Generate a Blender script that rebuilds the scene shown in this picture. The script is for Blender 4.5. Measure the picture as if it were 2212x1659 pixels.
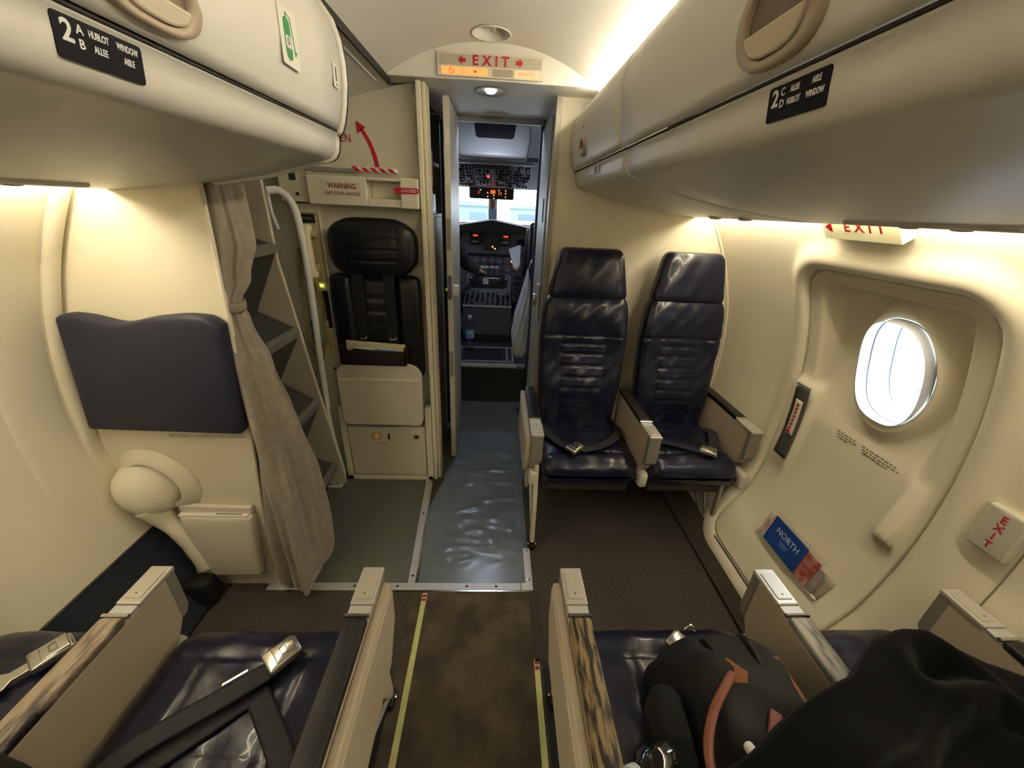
import bpy, bmesh, math, random
from mathutils import Vector, Matrix
R = math.radians
random.seed(7)
for o in list(bpy.data.objects):
    bpy.data.objects.remove(o)
S = bpy.context.scene
COL = S.collection

# ------------------------------------------------------------------ camera
def make_camera():
    p, y, r = R(24.55), R(2.9), R(-2.77)
    f = Vector((math.sin(y)*math.cos(p), math.cos(y)*math.cos(p), -math.sin(p)))
    rt = Vector((math.cos(y), -math.sin(y), 0))
    dn = f.cross(rt)
    rt2 = rt*math.cos(r) + dn*math.sin(r)
    dn2 = -rt*math.sin(r) + dn*math.cos(r)
    cd = bpy.data.cameras.new('camera'); co = bpy.data.objects.new('camera', cd)
    COL.objects.link(co)
    m = Matrix((rt2, -dn2, -f)).transposed().to_4x4()
    m.translation = Vector((0.04, 0, 1.42))
    co.matrix_world = m
    cd.sensor_width = 36; cd.lens = 831/2212*36; cd.clip_start = 0.02; cd.clip_end = 500
    S.camera = co
make_camera()

# ------------------------------------------------------------------ world and exposure
S.view_settings.view_transform = 'Standard'
S.view_settings.look = 'None'
S.view_settings.gamma = 1
S.view_settings.use_curve_mapping = False
S.view_settings.exposure = 0.18
W = bpy.data.worlds.new('sky'); S.world = W; W.use_nodes = True
bg = W.node_tree.nodes['Background']
bg.inputs[0].default_value = (0.80, 0.90, 1.0, 1)      # even overcast sky
bg.inputs[1].default_value = 8.0
COVE = 66.0       # ceiling cove tube
WASH = 39.0       # side wall wash tubes

# ------------------------------------------------------------------ materials
def lin(c):
    if isinstance(c, str):
        c = tuple(int(c[i:i+2], 16)/255 for i in (0, 2, 4))
    return tuple(x/12.92 if x <= 0.04045 else ((x+0.055)/1.055)**2.4 for x in c) + (1,)
MATS = {}
def mat(name, col, rough=0.5, metal=0, col2=None, scale=30, mix=(0.35, 0.65), bump=0, bscale=200, emit=0, ecol=None,
        trans=0, ior=1.45, coat=0, stretch=None, detail=4, spec=0.5, sheen=0, bdist=0.002):
    if name in MATS: return MATS[name]
    m = bpy.data.materials.new(name); m.use_nodes = True
    nt = m.node_tree; N = nt.nodes; L = nt.links; b = N['Principled BSDF']
    b.inputs['Base Color'].default_value = lin(col)
    b.inputs['Roughness'].default_value = rough
    b.inputs['Metallic'].default_value = metal
    b.inputs['IOR'].default_value = ior
    b.inputs['Specular IOR Level'].default_value = spec
    b.inputs['Transmission Weight'].default_value = trans
    b.inputs['Coat Weight'].default_value = coat
    b.inputs['Sheen Weight'].default_value = sheen
    tc = N.new('ShaderNodeTexCoord'); co = tc.outputs['Object']
    if stretch:
        mp = N.new('ShaderNodeMapping'); mp.inputs['Scale'].default_value = stretch
        L.new(co, mp.inputs[0]); co = mp.outputs[0]
    if col2 is not None:
        n = N.new('ShaderNodeTexNoise'); n.inputs['Scale'].default_value = scale; n.inputs['Detail'].default_value = detail
        L.new(co, n.inputs['Vector'])
        rp = N.new('ShaderNodeValToRGB'); rp.color_ramp.elements[0].position = mix[0]; rp.color_ramp.elements[1].position = mix[1]
        rp.color_ramp.elements[0].color = lin(col); rp.color_ramp.elements[1].color = lin(col2)
        L.new(n.outputs['Fac'], rp.inputs[0]); L.new(rp.outputs[0], b.inputs['Base Color'])
    if bump:
        n2 = N.new('ShaderNodeTexNoise'); n2.inputs['Scale'].default_value = bscale; n2.inputs['Detail'].default_value = 3
        L.new(co, n2.inputs['Vector'])
        bp = N.new('ShaderNodeBump'); bp.inputs['Strength'].default_value = bump; bp.inputs['Distance'].default_value = bdist
        L.new(n2.outputs['Fac'], bp.inputs['Height']); L.new(bp.outputs[0], b.inputs['Normal'])
    if emit:
        b.inputs['Emission Color'].default_value = lin(ecol or col); b.inputs['Emission Strength'].default_value = emit
    MATS[name] = m
    return m
M_wall = mat('cream wall laminate', 'e8e0c8', 0.42, col2='e4dbc2', scale=3, bump=0.03, bscale=350)
M_bin = mat('pale bin plastic', 'dedad0', 0.40, bump=0.08, bscale=420)
M_ceil = mat('ceiling panel', 'e2ded2', 0.5)
M_cream = mat('cream moulded plastic', 'ddd6c0', 0.45, bump=0.03, bscale=300)
M_yel = mat('yellowed cream plastic', 'd9cf9f', 0.45)
M_beige = mat('beige armrest panel', 'b9ab95', 0.55, bump=0.05, bscale=600)
M_taupe = mat('taupe latch plastic', 'b3a48f', 0.4)
M_taupe_d = mat('dark taupe recess', '75685a', 0.5)
M_gap = mat('dark joint', '2a2622', 0.8)
M_navy = mat('navy leather', '1a1c34', 0.30, col2='121326', scale=14, bump=0.5, bscale=24, coat=0.15, detail=6, bdist=0.004)
M_black = mat('black leather', '0f1016', 0.36, bump=0.3, bscale=28, bdist=0.003)
M_navymat = mat('navy vinyl pad', '272838', 0.5, bump=0.10, bscale=500)
M_carpet = mat('dark patterned carpet', '3b3731', 0.95, col2='575148', scale=150, mix=(0.30, 0.75), bump=0.6, bscale=500, detail=8, spec=0.1)
M_aisle = mat('worn aisle carpet', '423b32', 0.95, col2='625747', scale=9, mix=(0.35, 0.75), bump=0.5, bscale=420, detail=10, spec=0.1)
M_vinyl = mat('grey vinyl floor', '585c52', 0.45, col2='62665c', scale=120, bump=0.05, bscale=400)
M_mat = mat('grey plastic runner', '6e767a', 0.24, col2='646d71', scale=5)
M_alu = mat('brushed aluminium', 'c4c3c0', 0.42, 0.45, bump=0.05, bscale=90, stretch=(1, 12, 1))
M_chrome = mat('polished steel', 'd9d8d4', 0.16, 1)
M_satin = mat('satin champagne metal', 'd4cfc4', 0.30, 0.55)
M_white = mat('white paint', 'e6e5e0', 0.35)
M_whitep = mat('white paper', 'e8e8e6', 0.7)
M_blackp = mat('black plastic', '131313', 0.45)
M_rubber = mat('black rubber', '0b0b0c', 0.7)
M_red = mat('red print', 'b01226', 0.5)
M_dred = mat('dark red print', '7d2020', 0.5)
M_green = mat('green print', '1f7a3d', 0.5)
M_placard = mat('black placard', '0d0d14', 0.6, spec=0.2)
M_grey = mat('grey plastic', '85827a', 0.5)
M_greyd = mat('dark grey plastic', '3b3b3a', 0.5)
M_stairg = mat('stair tread rubber', '3f423f', 0.6, bump=0.2, bscale=500)
M_stairnose = mat('stair nosing', '77756d', 0.45)
M_curtain = mat('taupe curtain fabric', '9a9080', 0.9, col2='8b8172', scale=40, bump=0.2, bscale=160, sheen=0.3)
M_lum = mat('photoluminescent strip', 'c5c888', 0.5, col2='b9bb78', scale=30)
def thin_glass(name, tint=(0.97, 0.985, 1.0), gloss=0.06):
    m = bpy.data.materials.new(name); m.use_nodes = True; nt = m.node_tree; N = nt.nodes; L = nt.links
    N.remove(N['Principled BSDF']); tr = N.new('ShaderNodeBsdfTransparent'); tr.inputs[0].default_value = (*tint, 1)
    gl = N.new('ShaderNodeBsdfGlossy'); gl.inputs['Roughness'].default_value = 0.02; mx = N.new('ShaderNodeMixShader'); mx.inputs[0].default_value = gloss
    L.new(tr.outputs[0], mx.inputs[1]); L.new(gl.outputs[0], mx.inputs[2]); L.new(mx.outputs[0], N['Material Output'].inputs[0]); MATS[name] = m
    return m
M_glass = thin_glass('clear glass pane')
M_warm = mat('fluorescent tube warm', 'fff2c8', 0.5, emit=WASH, ecol='fff1d4')
M_warm2 = mat('fluorescent tube ceiling', 'fff2c8', 0.5, emit=COVE, ecol='fff3dc')

# ------------------------------------------------------------------ mesh helpers
class MB:
    def __init__(s): s.v = []; s.f = []
    def add(s, vs, fs):
        o = len(s.v); s.v += [tuple(v) for v in vs]; s.f += [tuple(i+o for i in f) for f in fs]; return s
    def box(s, c, d, rot=None):
        x, y, z = (k/2 for k in d)
        P = [Vector(p) for p in ((-x,-y,-z),(x,-y,-z),(x,y,-z),(-x,y,-z),(-x,-y,z),(x,-y,z),(x,y,z),(-x,y,z))]
        if rot is not None: P = [rot @ p for p in P]
        c = Vector(c)
        return s.add([p+c for p in P], [(0,3,2,1),(4,5,6,7),(0,1,5,4),(1,2,6,5),(2,3,7,6),(3,0,4,7)])
    def b2(s, lo, hi):
        return s.box([(a+b)/2 for a, b in zip(lo, hi)], [abs(b-a) for a, b in zip(lo, hi)])
    def quad(s, *p): return s.add(p, [(0,1,2,3)])
    def cyl(s, a, b, r, n=16, r2=None, cap=True):
        a = Vector(a); b = Vector(b); r2 = r if r2 is None else r2
        d = (b-a).normalized(); u = d.orthogonal().normalized(); w = d.cross(u)
        vs = [a+(u*math.cos(t)+w*math.sin(t))*r for t in (2*math.pi*i/n for i in range(n))]
        vs += [b+(u*math.cos(t)+w*math.sin(t))*r2 for t in (2*math.pi*i/n for i in range(n))]
        fs = [(i, (i+1) % n, n+(i+1) % n, n+i) for i in range(n)]
        if cap: fs += [tuple(range(n-1, -1, -1)), tuple(range(n, 2*n))]
        return s.add(vs, fs)
    def tube(s, path, r, n=12, closed=False, flat=None, up=(0,0,1)):
        """sweep a circle (or an ellipse flat=(a,b)) along a path"""
        P = [Vector(p) for p in path]; k = len(P); vs = []; fs = []
        pu = None
        for i, p in enumerate(P):
            t = (P[min(i+1, k-1)]-P[max(i-1, 0)]) if not closed else (P[(i+1) % k]-P[i-1])
            t.normalize()
            if pu is None or flat:
                u = Vector(up) - t*Vector(up).dot(t)
                if u.length < 1e-4: u = t.orthogonal()
            else:
                u = pu - t*pu.dot(t)
            u.normalize(); pu = u; w = t.cross(u)
            ra, rb = flat if flat else ((r[i] if isinstance(r, (list, tuple)) else r),)*2
            for j in range(n):
                a = 2*math.pi*j/n
                vs.append(p + w*math.cos(a)*ra + u*math.sin(a)*rb)
        m = k if closed else k-1
        for i in range(m):
            for j in range(n):
                a = i*n+j; b = i*n+(j+1) % n; c = ((i+1) % k)*n+(j+1) % n; d = ((i+1) % k)*n+j
                fs.append((a, b, c, d))
        if not closed: fs += [tuple(range(n-1, -1, -1)), tuple((k-1)*n+j for j in range(n))]
        return s.add(vs, fs)
    def prism(s, poly, axis, a, b):
        """extrude a 2-D polygon along axis ('x': poly=(y,z), 'y': (x,z), 'z': (x,y))"""
        n = len(poly)
        def mk(q, h): return {'x': (h, q[0], q[1]), 'y': (q[0], h, q[1]), 'z': (q[0], q[1], h)}[axis]
        vs = [mk(q, a) for q in poly]+[mk(q, b) for q in poly]
        fs = [(i, (i+1) % n, n+(i+1) % n, n+i) for i in range(n)]+[tuple(range(n-1, -1, -1)), tuple(range(n, 2*n))]
        return s.add(vs, fs)
    def grid(s, fn, nu, nv, closeu=False):
        vs = [fn(i/nu, j/nv) for j in range(nv+1) for i in range(nu+(0 if closeu else 1))]
        w = nu if closeu else nu+1
        fs = [(j*w+i, j*w+(i+1) % w, (j+1)*w+(i+1) % w, (j+1)*w+i) for j in range(nv) for i in range(nu)]
        return s.add(vs, fs)
    def lathe(s, prof, c=(0,0,0), n=24, rot=None):
        """prof: (r,z) points"""
        c = Vector(c); vs = []
        for r, z in prof:
            for j in range(n):
                a = 2*math.pi*j/n; p = Vector((r*math.cos(a), r*math.sin(a), z))
                vs.append((rot @ p if rot is not None else p)+c)
        fs = [(i*n+j, i*n+(j+1) % n, (i+1)*n+(j+1) % n, (i+1)*n+j) for i in range(len(prof)-1) for j in range(n)]
        return s.add(vs, fs)
    def rbox(s, size, r, n=(8, 8, 8), fn=None, at=None):
        """rounded box with n subdivisions per side; fn maps a point to a new point"""
        h = [k/2 for k in size]; r = min(r, min(h)*0.999); idx = {}; vs = []; fs = []
        def vid(i, j, k):
            key = (i, j, k)
            if key in idx: return idx[key]
            p = []
            for t, m, hh in zip(key, n, h):
                # denser near the edges so that the rounding is smooth
                e = min(3, (m-1)//2) if m > 3 else 0
                if e:
                    if t <= e: q = -hh + r*(1-math.cos(t/e*math.pi/2))
                    elif t >= m-e: q = hh - r*(1-math.cos((m-t)/e*math.pi/2))
                    else: q = -hh+r+(2*hh-2*r)*(t-e)/(m-2*e)
                else: q = -hh+2*hh*t/m
                p.append(q)
            c = Vector([max(-(hh-r), min(hh-r, q)) for q, hh in zip(p, h)])
            d = Vector(p)-c
            v = c + (d.normalized()*r if d.length > 1e-9 else d)
            if fn: v = Vector(fn(v))
            if at is not None: v = at @ v if isinstance(at, Matrix) else v+Vector(at)
            idx[key] = len(vs); vs.append(v); return idx[key]
        nx, ny, nz = n
        for i in range(nx):
            for j in range(ny):
                fs.append((vid(i,j,0), vid(i,j+1,0), vid(i+1,j+1,0), vid(i+1,j,0)))
                fs.append((vid(i,j,nz), vid(i+1,j,nz), vid(i+1,j+1,nz), vid(i,j+1,nz)))
        for i in range(nx):
            for k in range(nz):
                fs.append((vid(i,0,k), vid(i+1,0,k), vid(i+1,0,k+1), vid(i,0,k+1)))
                fs.append((vid(i,ny,k), vid(i,ny,k+1), vid(i+1,ny,k+1), vid(i+1,ny,k)))
        for j in range(ny):
            for k in range(nz):
                fs.append((vid(0,j,k), vid(0,j,k+1), vid(0,j+1,k+1), vid(0,j+1,k)))
                fs.append((vid(nx,j,k), vid(nx,j+1,k), vid(nx,j+1,k+1), vid(nx,j,k+1)))
        return s.add(vs, fs)
    def build(s, name, m, parent=None, smooth=False, bevel=0, label=None, cat=None, group=None, kind=None, solid=0, sub=0, seg=2):
        me = bpy.data.meshes.new(name); me.from_pydata(s.v, [], s.f)
        bm = bmesh.new(); bm.from_mesh(me); bmesh.ops.recalc_face_normals(bm, faces=bm.faces); bm.to_mesh(me); bm.free()
        return link(name, me, m, parent, smooth, bevel, label, cat, group, kind, solid, sub, seg)
def link(name, me, m, parent=None, smooth=False, bevel=0, label=None, cat=None, group=None, kind=None, solid=0, sub=0, seg=2):
    if m is not None:
        me.materials.clear(); me.materials.append(m)
    if smooth:
        me.polygons.foreach_set('use_smooth', [True]*len(me.polygons))
    o = bpy.data.objects.new(name, me); COL.objects.link(o)
    if parent is not None: o.parent = parent
    if solid:
        q = o.modifiers.new('solid', 'SOLIDIFY'); q.thickness = solid; q.offset = 0
    if bevel:
        q = o.modifiers.new('bevel', 'BEVEL'); q.width = bevel; q.segments = seg; q.limit_method = 'ANGLE'; q.angle_limit = R(35)
    if sub:
        q = o.modifiers.new('sub', 'SUBSURF'); q.levels = sub; q.render_levels = sub
    tag(o, label, cat, group, kind)
    return o
def tag(o, label=None, cat=None, group=None, kind=None):
    if label: o['label'] = label
    if cat: o['category'] = cat
    if group: o['group'] = group
    if kind: o['kind'] = kind
    return o
def thing(name, label, cat, loc=(0,0,0), rz=0, group=None, kind=None):
    o = bpy.data.objects.new(name, None); COL.objects.link(o); o.location = loc; o.rotation_euler = (0,0,rz)
    o.empty_display_size = 0.05
    return tag(o, label, cat, group, kind)
def text(body, name, m, mtx, size, parent=None, depth=0.0004, bold=0.0, align='CENTER', sx=1.0, label=None, spacing=1.0, shear=0):
    """flat lettering as a mesh; mtx maps text plane x,y,z to the place it stands"""
    cu = bpy.data.curves.new('t', 'FONT'); cu.body = body; cu.size = size; cu.align_x = align; cu.align_y = 'CENTER'
    cu.extrude = depth; cu.offset = bold; cu.space_character = spacing; cu.resolution_u = 3; cu.shear = shear
    t = bpy.data.objects.new('t', cu); COL.objects.link(t)
    bpy.context.view_layer.update()
    me = bpy.data.meshes.new_from_object(t.evaluated_get(bpy.context.evaluated_depsgraph_get()))
    bpy.data.objects.remove(t); bpy.data.curves.remove(cu)
    me.transform(Matrix.Diagonal((sx, 1, 1, 1))); me.transform(mtx); me.name = name
    return link(name, me, m, parent, label=label)
def frame(o, x, y):
    """matrix with origin o, text x axis along x, y axis along y (made perpendicular)"""
    x = Vector(x).normalized(); y = Vector(y); y = (y-x*y.dot(x)).normalized(); z = x.cross(y)
    m = Matrix((x, y, z)).transposed().to_4x4(); m.translation = Vector(o); return m
def smoothstep(a, b, x):
    t = max(0, min(1, (x-a)/(b-a))); return t*t*(3-2*t)
def g(x, w): return math.exp(-(x/w)**2)
def rrect(w, h, r, n=6, cx=0, cy=0):
    P = []
    for k, (sx, sy) in enumerate(((1,1),(-1,1),(-1,-1),(1,-1))):
        for i in range(n+1):
            a = math.pi/2*(k+i/n); P.append((cx+sx*(w/2-r)+r*math.cos(a), cy+sy*(h/2-r)+r*math.sin(a)))
    return P
def plate(poly, mtx, d):
    """prism of a 2-D polygon in the frame mtx, from z=0 to z=d"""
    n = len(poly); b = MB()
    vs = [mtx @ Vector((x, y, 0)) for x, y in poly]+[mtx @ Vector((x, y, d)) for x, y in poly]
    return b.add(vs, [(i, (i+1) % n, n+(i+1) % n, n+i) for i in range(n)]+[tuple(range(n-1,-1,-1)), tuple(range(n, 2*n))])
def curve(pts, n=8):
    """Catmull-Rom through points"""
    P = [Vector(p) for p in pts]; out = []
    for i in range(len(P)-1):
        a, b, c, d = P[max(i-1,0)], P[i], P[i+1], P[min(i+2, len(P)-1)]
        for k in range(n):
            t = k/n
            out.append(0.5*((2*b)+(c-a)*t+(2*a-5*b+4*c-d)*t*t+(3*b-a-3*c+d)*t**3))
    return out+[P[-1]]

# ================================================================== the shell
CR, CZ = 1.245, 0.72                      # cabin lining: circle radius and centre height
def on_wall(y, s, d=0.0, side=1):
    t = s/CR
    return Vector((side*(CR-d)*math.cos(t), y, CZ+(CR-d)*math.sin(t)))
def s_of(z): return CR*math.asin((z-CZ)/CR)
AFT, FWD = -2.6, 1.9
S_LO, S_HI = s_of(0.0), s_of(1.50)

# --- floor
fl = MB().b2((-1.12, AFT, -0.06), (1.12, 2.78, -0.004)).build('floor', M_carpet, kind='structure')
M_carp2 = M_carpet
MB().b2((-1.05, AFT, -0.004), (-0.262, 1.072, 0.0)).build('carpet', M_carpet, fl)
MB().b2((0.215, AFT, -0.004), (1.09, 1.895, 0.0)).build('carpet', M_carpet, fl)
MB().b2((-0.262, AFT, -0.004), (0.215, 1.072, 0.001)).build('aisle_runner', M_aisle, fl, label='worn brown-grey aisle carpet')
MB().b2((-0.84, 1.072, -0.004), (-0.29, 1.9, 0.001)).build('vinyl_sheet', M_vinyl, fl, label='plain dark grey vinyl at the entry')
MB().b2((-0.35, 1.79, -0.004), (0.28, 2.78, 0.0005)).build('vinyl_sheet', M_vinyl, fl)
# carpet edging flaps beside the aisle
MB().b2((0.205, 0.80, 0.0), (0.245, 1.06, 0.004)).build('edging_flap', mat('edging', '38322a', 0.9), fl, bevel=0.001)
MB().b2((-0.295, 0.42, 0.0), (-0.263, 0.745, 0.003)).build('edging_flap', mat('edging dark', '17181a', 0.8), fl, bevel=0.001)
MB().b2((0.232, 0.30, 0.0), (0.275, 0.79, 0.003)).build('edging_flap', MATS['edging dark'], fl, bevel=0.001)
# rumpled plastic runner leading to the cockpit
def runner(u, v):
    y = 1.095+v*(2.30-1.095); xl = -0.252-0.030*smoothstep(1.1, 1.5, y)+0.075*smoothstep(1.45, 1.95, y); x = xl + u*(0.212-xl)
    rnd = random.Random(3); z = 0.004
    e = min(u, 1-u)
    for k in range(120):
        cx, cy = rnd.uniform(-0.2, 0.2), rnd.uniform(1.18, 2.1); a = rnd.uniform(-0.5, 0.5); w = rnd.uniform(0.012, 0.03); l = rnd.uniform(0.02, 0.07); h = rnd.uniform(0.0008, 0.0042)
        if cy > 1.75: l *= 1.8; a *= 0.4
        dx, dy = x-cx, y-cy; p = dx*math.cos(a)+dy*math.sin(a); q = -dx*math.sin(a)+dy*math.cos(a)
        z += h*math.exp(-(p/l)**2-(q/w)**2)*min(1, e*8)
    z += 0.004*g(u-0.06, 0.03)*smoothstep(1.3, 1.6, y) + 0.005*g(u-0.95, 0.025)*smoothstep(1.2, 1.6, y)*(0.6+0.4*math.sin(y*40))
    return (x, y, z)
MB().grid(runner, 70, 150).build('plastic_runner', M_mat, fl, smooth=True, label='rumpled grey plastic walkway runner')
# seat track cover on the right
MB().b2((1.005, AFT, 0.0), (1.035, 1.85, 0.006)).build('seat_track', M_rubber, fl, bevel=0.001)
MB().b2((-1.035, AFT, 0.0), (-1.005, 1.08, 0.006)).build('seat_track', M_rubber, fl, bevel=0.001)

# --- metal floor trims
def trim(name, lo, hi, parts=()):
    o = MB().b2(lo, hi).build(name, M_alu, bevel=0.002, kind='structure'); return o
t1 = trim('trim_1', (-0.84, 1.074, 0.0), (0.172, 1.106, 0.007))
MB().b2((-0.84, 1.068, 0.0), (0.22, 1.0735, 0.005)).build('bright_edge', M_chrome, t1)
for x in (-0.5, -0.33, -0.05, 0.07): MB().lathe([(0, 0.0085), (0.005, 0.008), (0.006, 0.007)], (x, 1.09, 0), 10).build('screw', M_greyd, t1)
t2 = MB().prism([(-0.293, 1.107), (-0.262, 1.107), (-0.300, 1.80), (-0.331, 1.80)], 'z', 0, 0.006).build('trim_2', M_alu, bevel=0.002, kind='structure')
MB().prism([(-0.2615, 1.107), (-0.254, 1.107), (-0.292, 1.80), (-0.2995, 1.80)], 'z', 0, 0.0075).build('bright_edge', M_chrome, t2)
for y in (1.14, 1.5): MB().lathe([(0, 0.0075), (0.005, 0.007), (0.006, 0.006)], (-0.276-0.055*(y-1.1), y, 0), 10).build('screw', M_greyd, t2)
t3 = MB().prism([(0.173, 1.074), (0.222, 1.074), (0.222, 1.285), (0.190, 1.285), (0.190, 1.106), (0.173, 1.106)], 'z', 0, 0.009).build('trim_3', M_alu, bevel=0.002, kind='structure')
for y in (1.12, 1.27): MB().lathe([(0, 0.011), (0.006, 0.0105), (0.007, 0.009)], (0.206, y, 0), 10).build('screw', M_chrome, t3)
# glow strips along the aisle
for x, y1, lab in ((-0.214, 1.062, 'pale yellow glow strip on the aisle floor, its red-marked end at the metal threshold'), (0.212, 0.812, 'pale yellow glow strip on the aisle floor beside the seats with the black bag')):
    t = thing('floor_glow_strip', lab, 'floor strip', (x, y1, 0.001), group='glow strips along the aisle')
    MB().b2((-0.0095, -3.2, 0), (0.0095, -0.042, 0.003)).build('strip', M_lum, t, bevel=0.0008)
    MB().b2((-0.0095, -0.0415, 0), (0.0095, 0, 0.003)).build('end_cap', mat('pink cap', 'cfae98', 0.5), t, bevel=0.0008)
    for k in (0.007, 0.024): MB().b2((-0.0075, -k-0.011, 0.003), (0.0075, -k, 0.0036)).build('red_mark', M_dred, t)

# --- left lining, dado and wall ribs
wl = MB().grid(lambda u, v: on_wall(AFT+u*(1.125-AFT), S_LO+v*(S_HI-S_LO), 0, -1), 40, 40).build('wall_left', M_wall, kind='structure', smooth=True)
s0 = s_of(0.318)
bl = MB().grid(lambda u, v: on_wall(AFT+u*(1.10-AFT), S_LO+v*(s0-S_LO), 0.006, -1), 30, 14).build('baseboard_left', mat('navy dado vinyl', '1d202b', 0.7, bump=0.3, bscale=500), kind='structure', smooth=True)
MB().tube([on_wall(AFT+k*0.1, s0, 0.005, -1) for k in range(38)], 0.004, 6).build('bead', M_greyd, bl, smooth=True)
# soft pilaster swelling and half-round bead where the lining meets the partition
def rib(name, y, hw, h, sa, sb, side=-1, m=M_wall, parent=None):
    def fn(u, v):
        a = math.pi*u; s = sa+(sb-sa)*v
        return on_wall(y-hw*math.cos(a), s, h*math.sin(a)*smoothstep(0.0, 0.18, v)-0.0005, side)
    return MB().grid(fn, 12, 40).build(name, m, parent, smooth=True)
rib('swelling', 0.985, 0.07, 0.008, s_of(0.45), S_HI, parent=wl)
rib('corner_bead', 1.085, 0.022, 0.020, s_of(0.60), S_HI, parent=wl)
# lower skirting left corner fillet
# --- right lining with the exit surround
DY, DW, DSC, DH, DRAD = 1.052, 0.575, -0.030, 1.235, 0.085     # exit door outline in (y, arc length)
P0, P1 = 0.60, 1.50                      # patch around the exit
def seg(ya, yb): return MB().grid(lambda u, v: on_wall(ya+u*(yb-ya), S_LO+v*(S_HI-S_LO)), 12, 40)
wr = seg(AFT, P0).build('wall_right', M_wall, kind='structure', smooth=True)
seg(P1, FWD).build('lining_panel', M_wall, wr, smooth=True)
NC = 128
def outline(k, off):
    """k-th point of the rounded door outline offset outwards by off (y grows to the left of the picture)"""
    w, h, r = DW+2*off, DH+2*off, max(0.004, DRAD+off*0.9)
    per = [(w-2*r), math.pi/2*r, (h-2*r), math.pi/2*r]*2; tot = sum(per); q = (k/NC*tot) % tot
    cx, cy = w/2-r, h/2-r
    corners = [(-cx, -h/2, 1, 0), (cx, -cy, -90), (w/2, -cy, 0, 1), (cx, cy, 0), (cx, h/2, -1, 0), (-cx, cy, 90), (-w/2, cy, 0, -1), (-cx, -cy, 180)]
    for i, L in enumerate(per):
        if q <= L+1e-9:
            c = corners[i]
            if i % 2 == 0: a, b = c[0]+c[2]*q, c[1]+c[3]*q
            else:
                t = R(c[2])+q/r; a, b = c[0]+r*math.cos(t), c[1]+r*math.sin(t)
            return DY+a, DSC+b
        q -= L
    return DY+corners[0][0], DSC+corners[0][1]
LEDGE = -0.45
def foot(s):                              # the lower part swells inwards over the floor
    return 0.018*smoothstep(LEDGE+0.07, LEDGE-0.10, s)
def surround(u, v):
    k = round(u*NC) % NC; offs = (-0.004, 0.0, 0.004, 0.010, 0.018, 0.03, 0.045, 0.06, 0.075, 0.09, 0.11)
    j = round(v*13)
    if j <= 10:
        o = offs[j]; y, s = outline(k, o)
        hgt = (-0.03, -0.012, 0.008, 0.018, 0.024, 0.027, 0.026, 0.020, 0.010, 0.002, 0.0)[j]
        if hgt > 0: hgt *= 0.45+0.55*smoothstep(-0.45, 0.10, s)
        y = max(P0, min(P1, y)); s = max(S_LO, min(S_HI, s))
        return on_wall(y, s, hgt+foot(s)*(1 if o < 0.05 else max(0, 1-(o-0.05)/0.06)))
    y0, s0_ = outline(k, 0.11); t = (j-10)/3
    dy, ds = y0-DY, s0_-DSC                     # push out to the rectangle of the patch
    f = min(((P1-DY) if dy > 0 else (DY-P0))/max(1e-6, abs(dy)), ((S_HI-DSC) if ds > 0 else (DSC-S_LO))/max(1e-6, abs(ds)))
    f = max(1, f)
    y1, s1 = DY+dy*f, DSC+ds*f
    return on_wall(max(P0, min(P1, y0+(y1-y0)*t)), max(S_LO, min(S_HI, s0_+(s1-s0_)*t)))
sr = MB().grid(surround, NC, 13, closeu=True).build('exit_surround', M_wall, wr, smooth=True)
# fill the square corners of the patch
for ya, yb in ((P0, P0+0.12), (P1-0.12, P1)):
    for sa, sb in ((S_LO, S_LO+0.12), (S_HI-0.12, S_HI)):
        MB().grid(lambda u, v: on_wall(ya+u*(yb-ya), sa+v*(sb-sa), -0.004), 6, 6).build('corner_fill', M_wall, wr, smooth=True)
# panel joint aft of the exit
MB().tube([on_wall(0.592, S_LO+k*(S_HI-S_LO)/30, 0.0) for k in range(31)], 0.0022, 6).build('panel_joint', mat('joint shade', '8d8371', 0.8), wr, smooth=True)
# ledge along the right wall foot
br = MB().grid(lambda u, v: on_wall(AFT+u*(1.895-AFT), S_LO+v*(-0.655-S_LO), 0.030-0.006*v), 40, 6).build('baseboard_right', M_carpet, kind='structure', smooth=True)
MB().tube([on_wall(AFT+k*(1.895-AFT)/40, -0.654, 0.022) for k in range(41)], 0.004, 6).build('bead', M_greyd, br, smooth=True)

# --- outer skin: keeps daylight out except at the windows
M_skin = mat('fuselage skin', '6f7072', 0.6)
def skin(ya, yb, a0, a1, n=24):
    return MB().grid(lambda u, v: (1.36*math.cos(a0+v*(a1-a0)), ya+u*(yb-ya), CZ+1.36*math.sin(a0+v*(a1-a0))), 1, n)
oa, ob = R(6), R(27)
sk = skin(-2.75, 0.80, -math.pi, math.pi, 64).build('wall_skin', M_skin, kind='structure', smooth=True)
skin(1.22, 2.9, -math.pi, math.pi, 64).build('skin_panel', M_skin, sk, smooth=True)
skin(0.80, 1.22, ob, 2*math.pi+oa, 60).build('skin_panel', M_skin, sk, smooth=True)
# --- rear end of the cabin
MB().b2((-1.36, AFT-0.05, -0.65), (1.36, AFT, 2.1)).build('wall_rear', M_wall, kind='structure')
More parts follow.
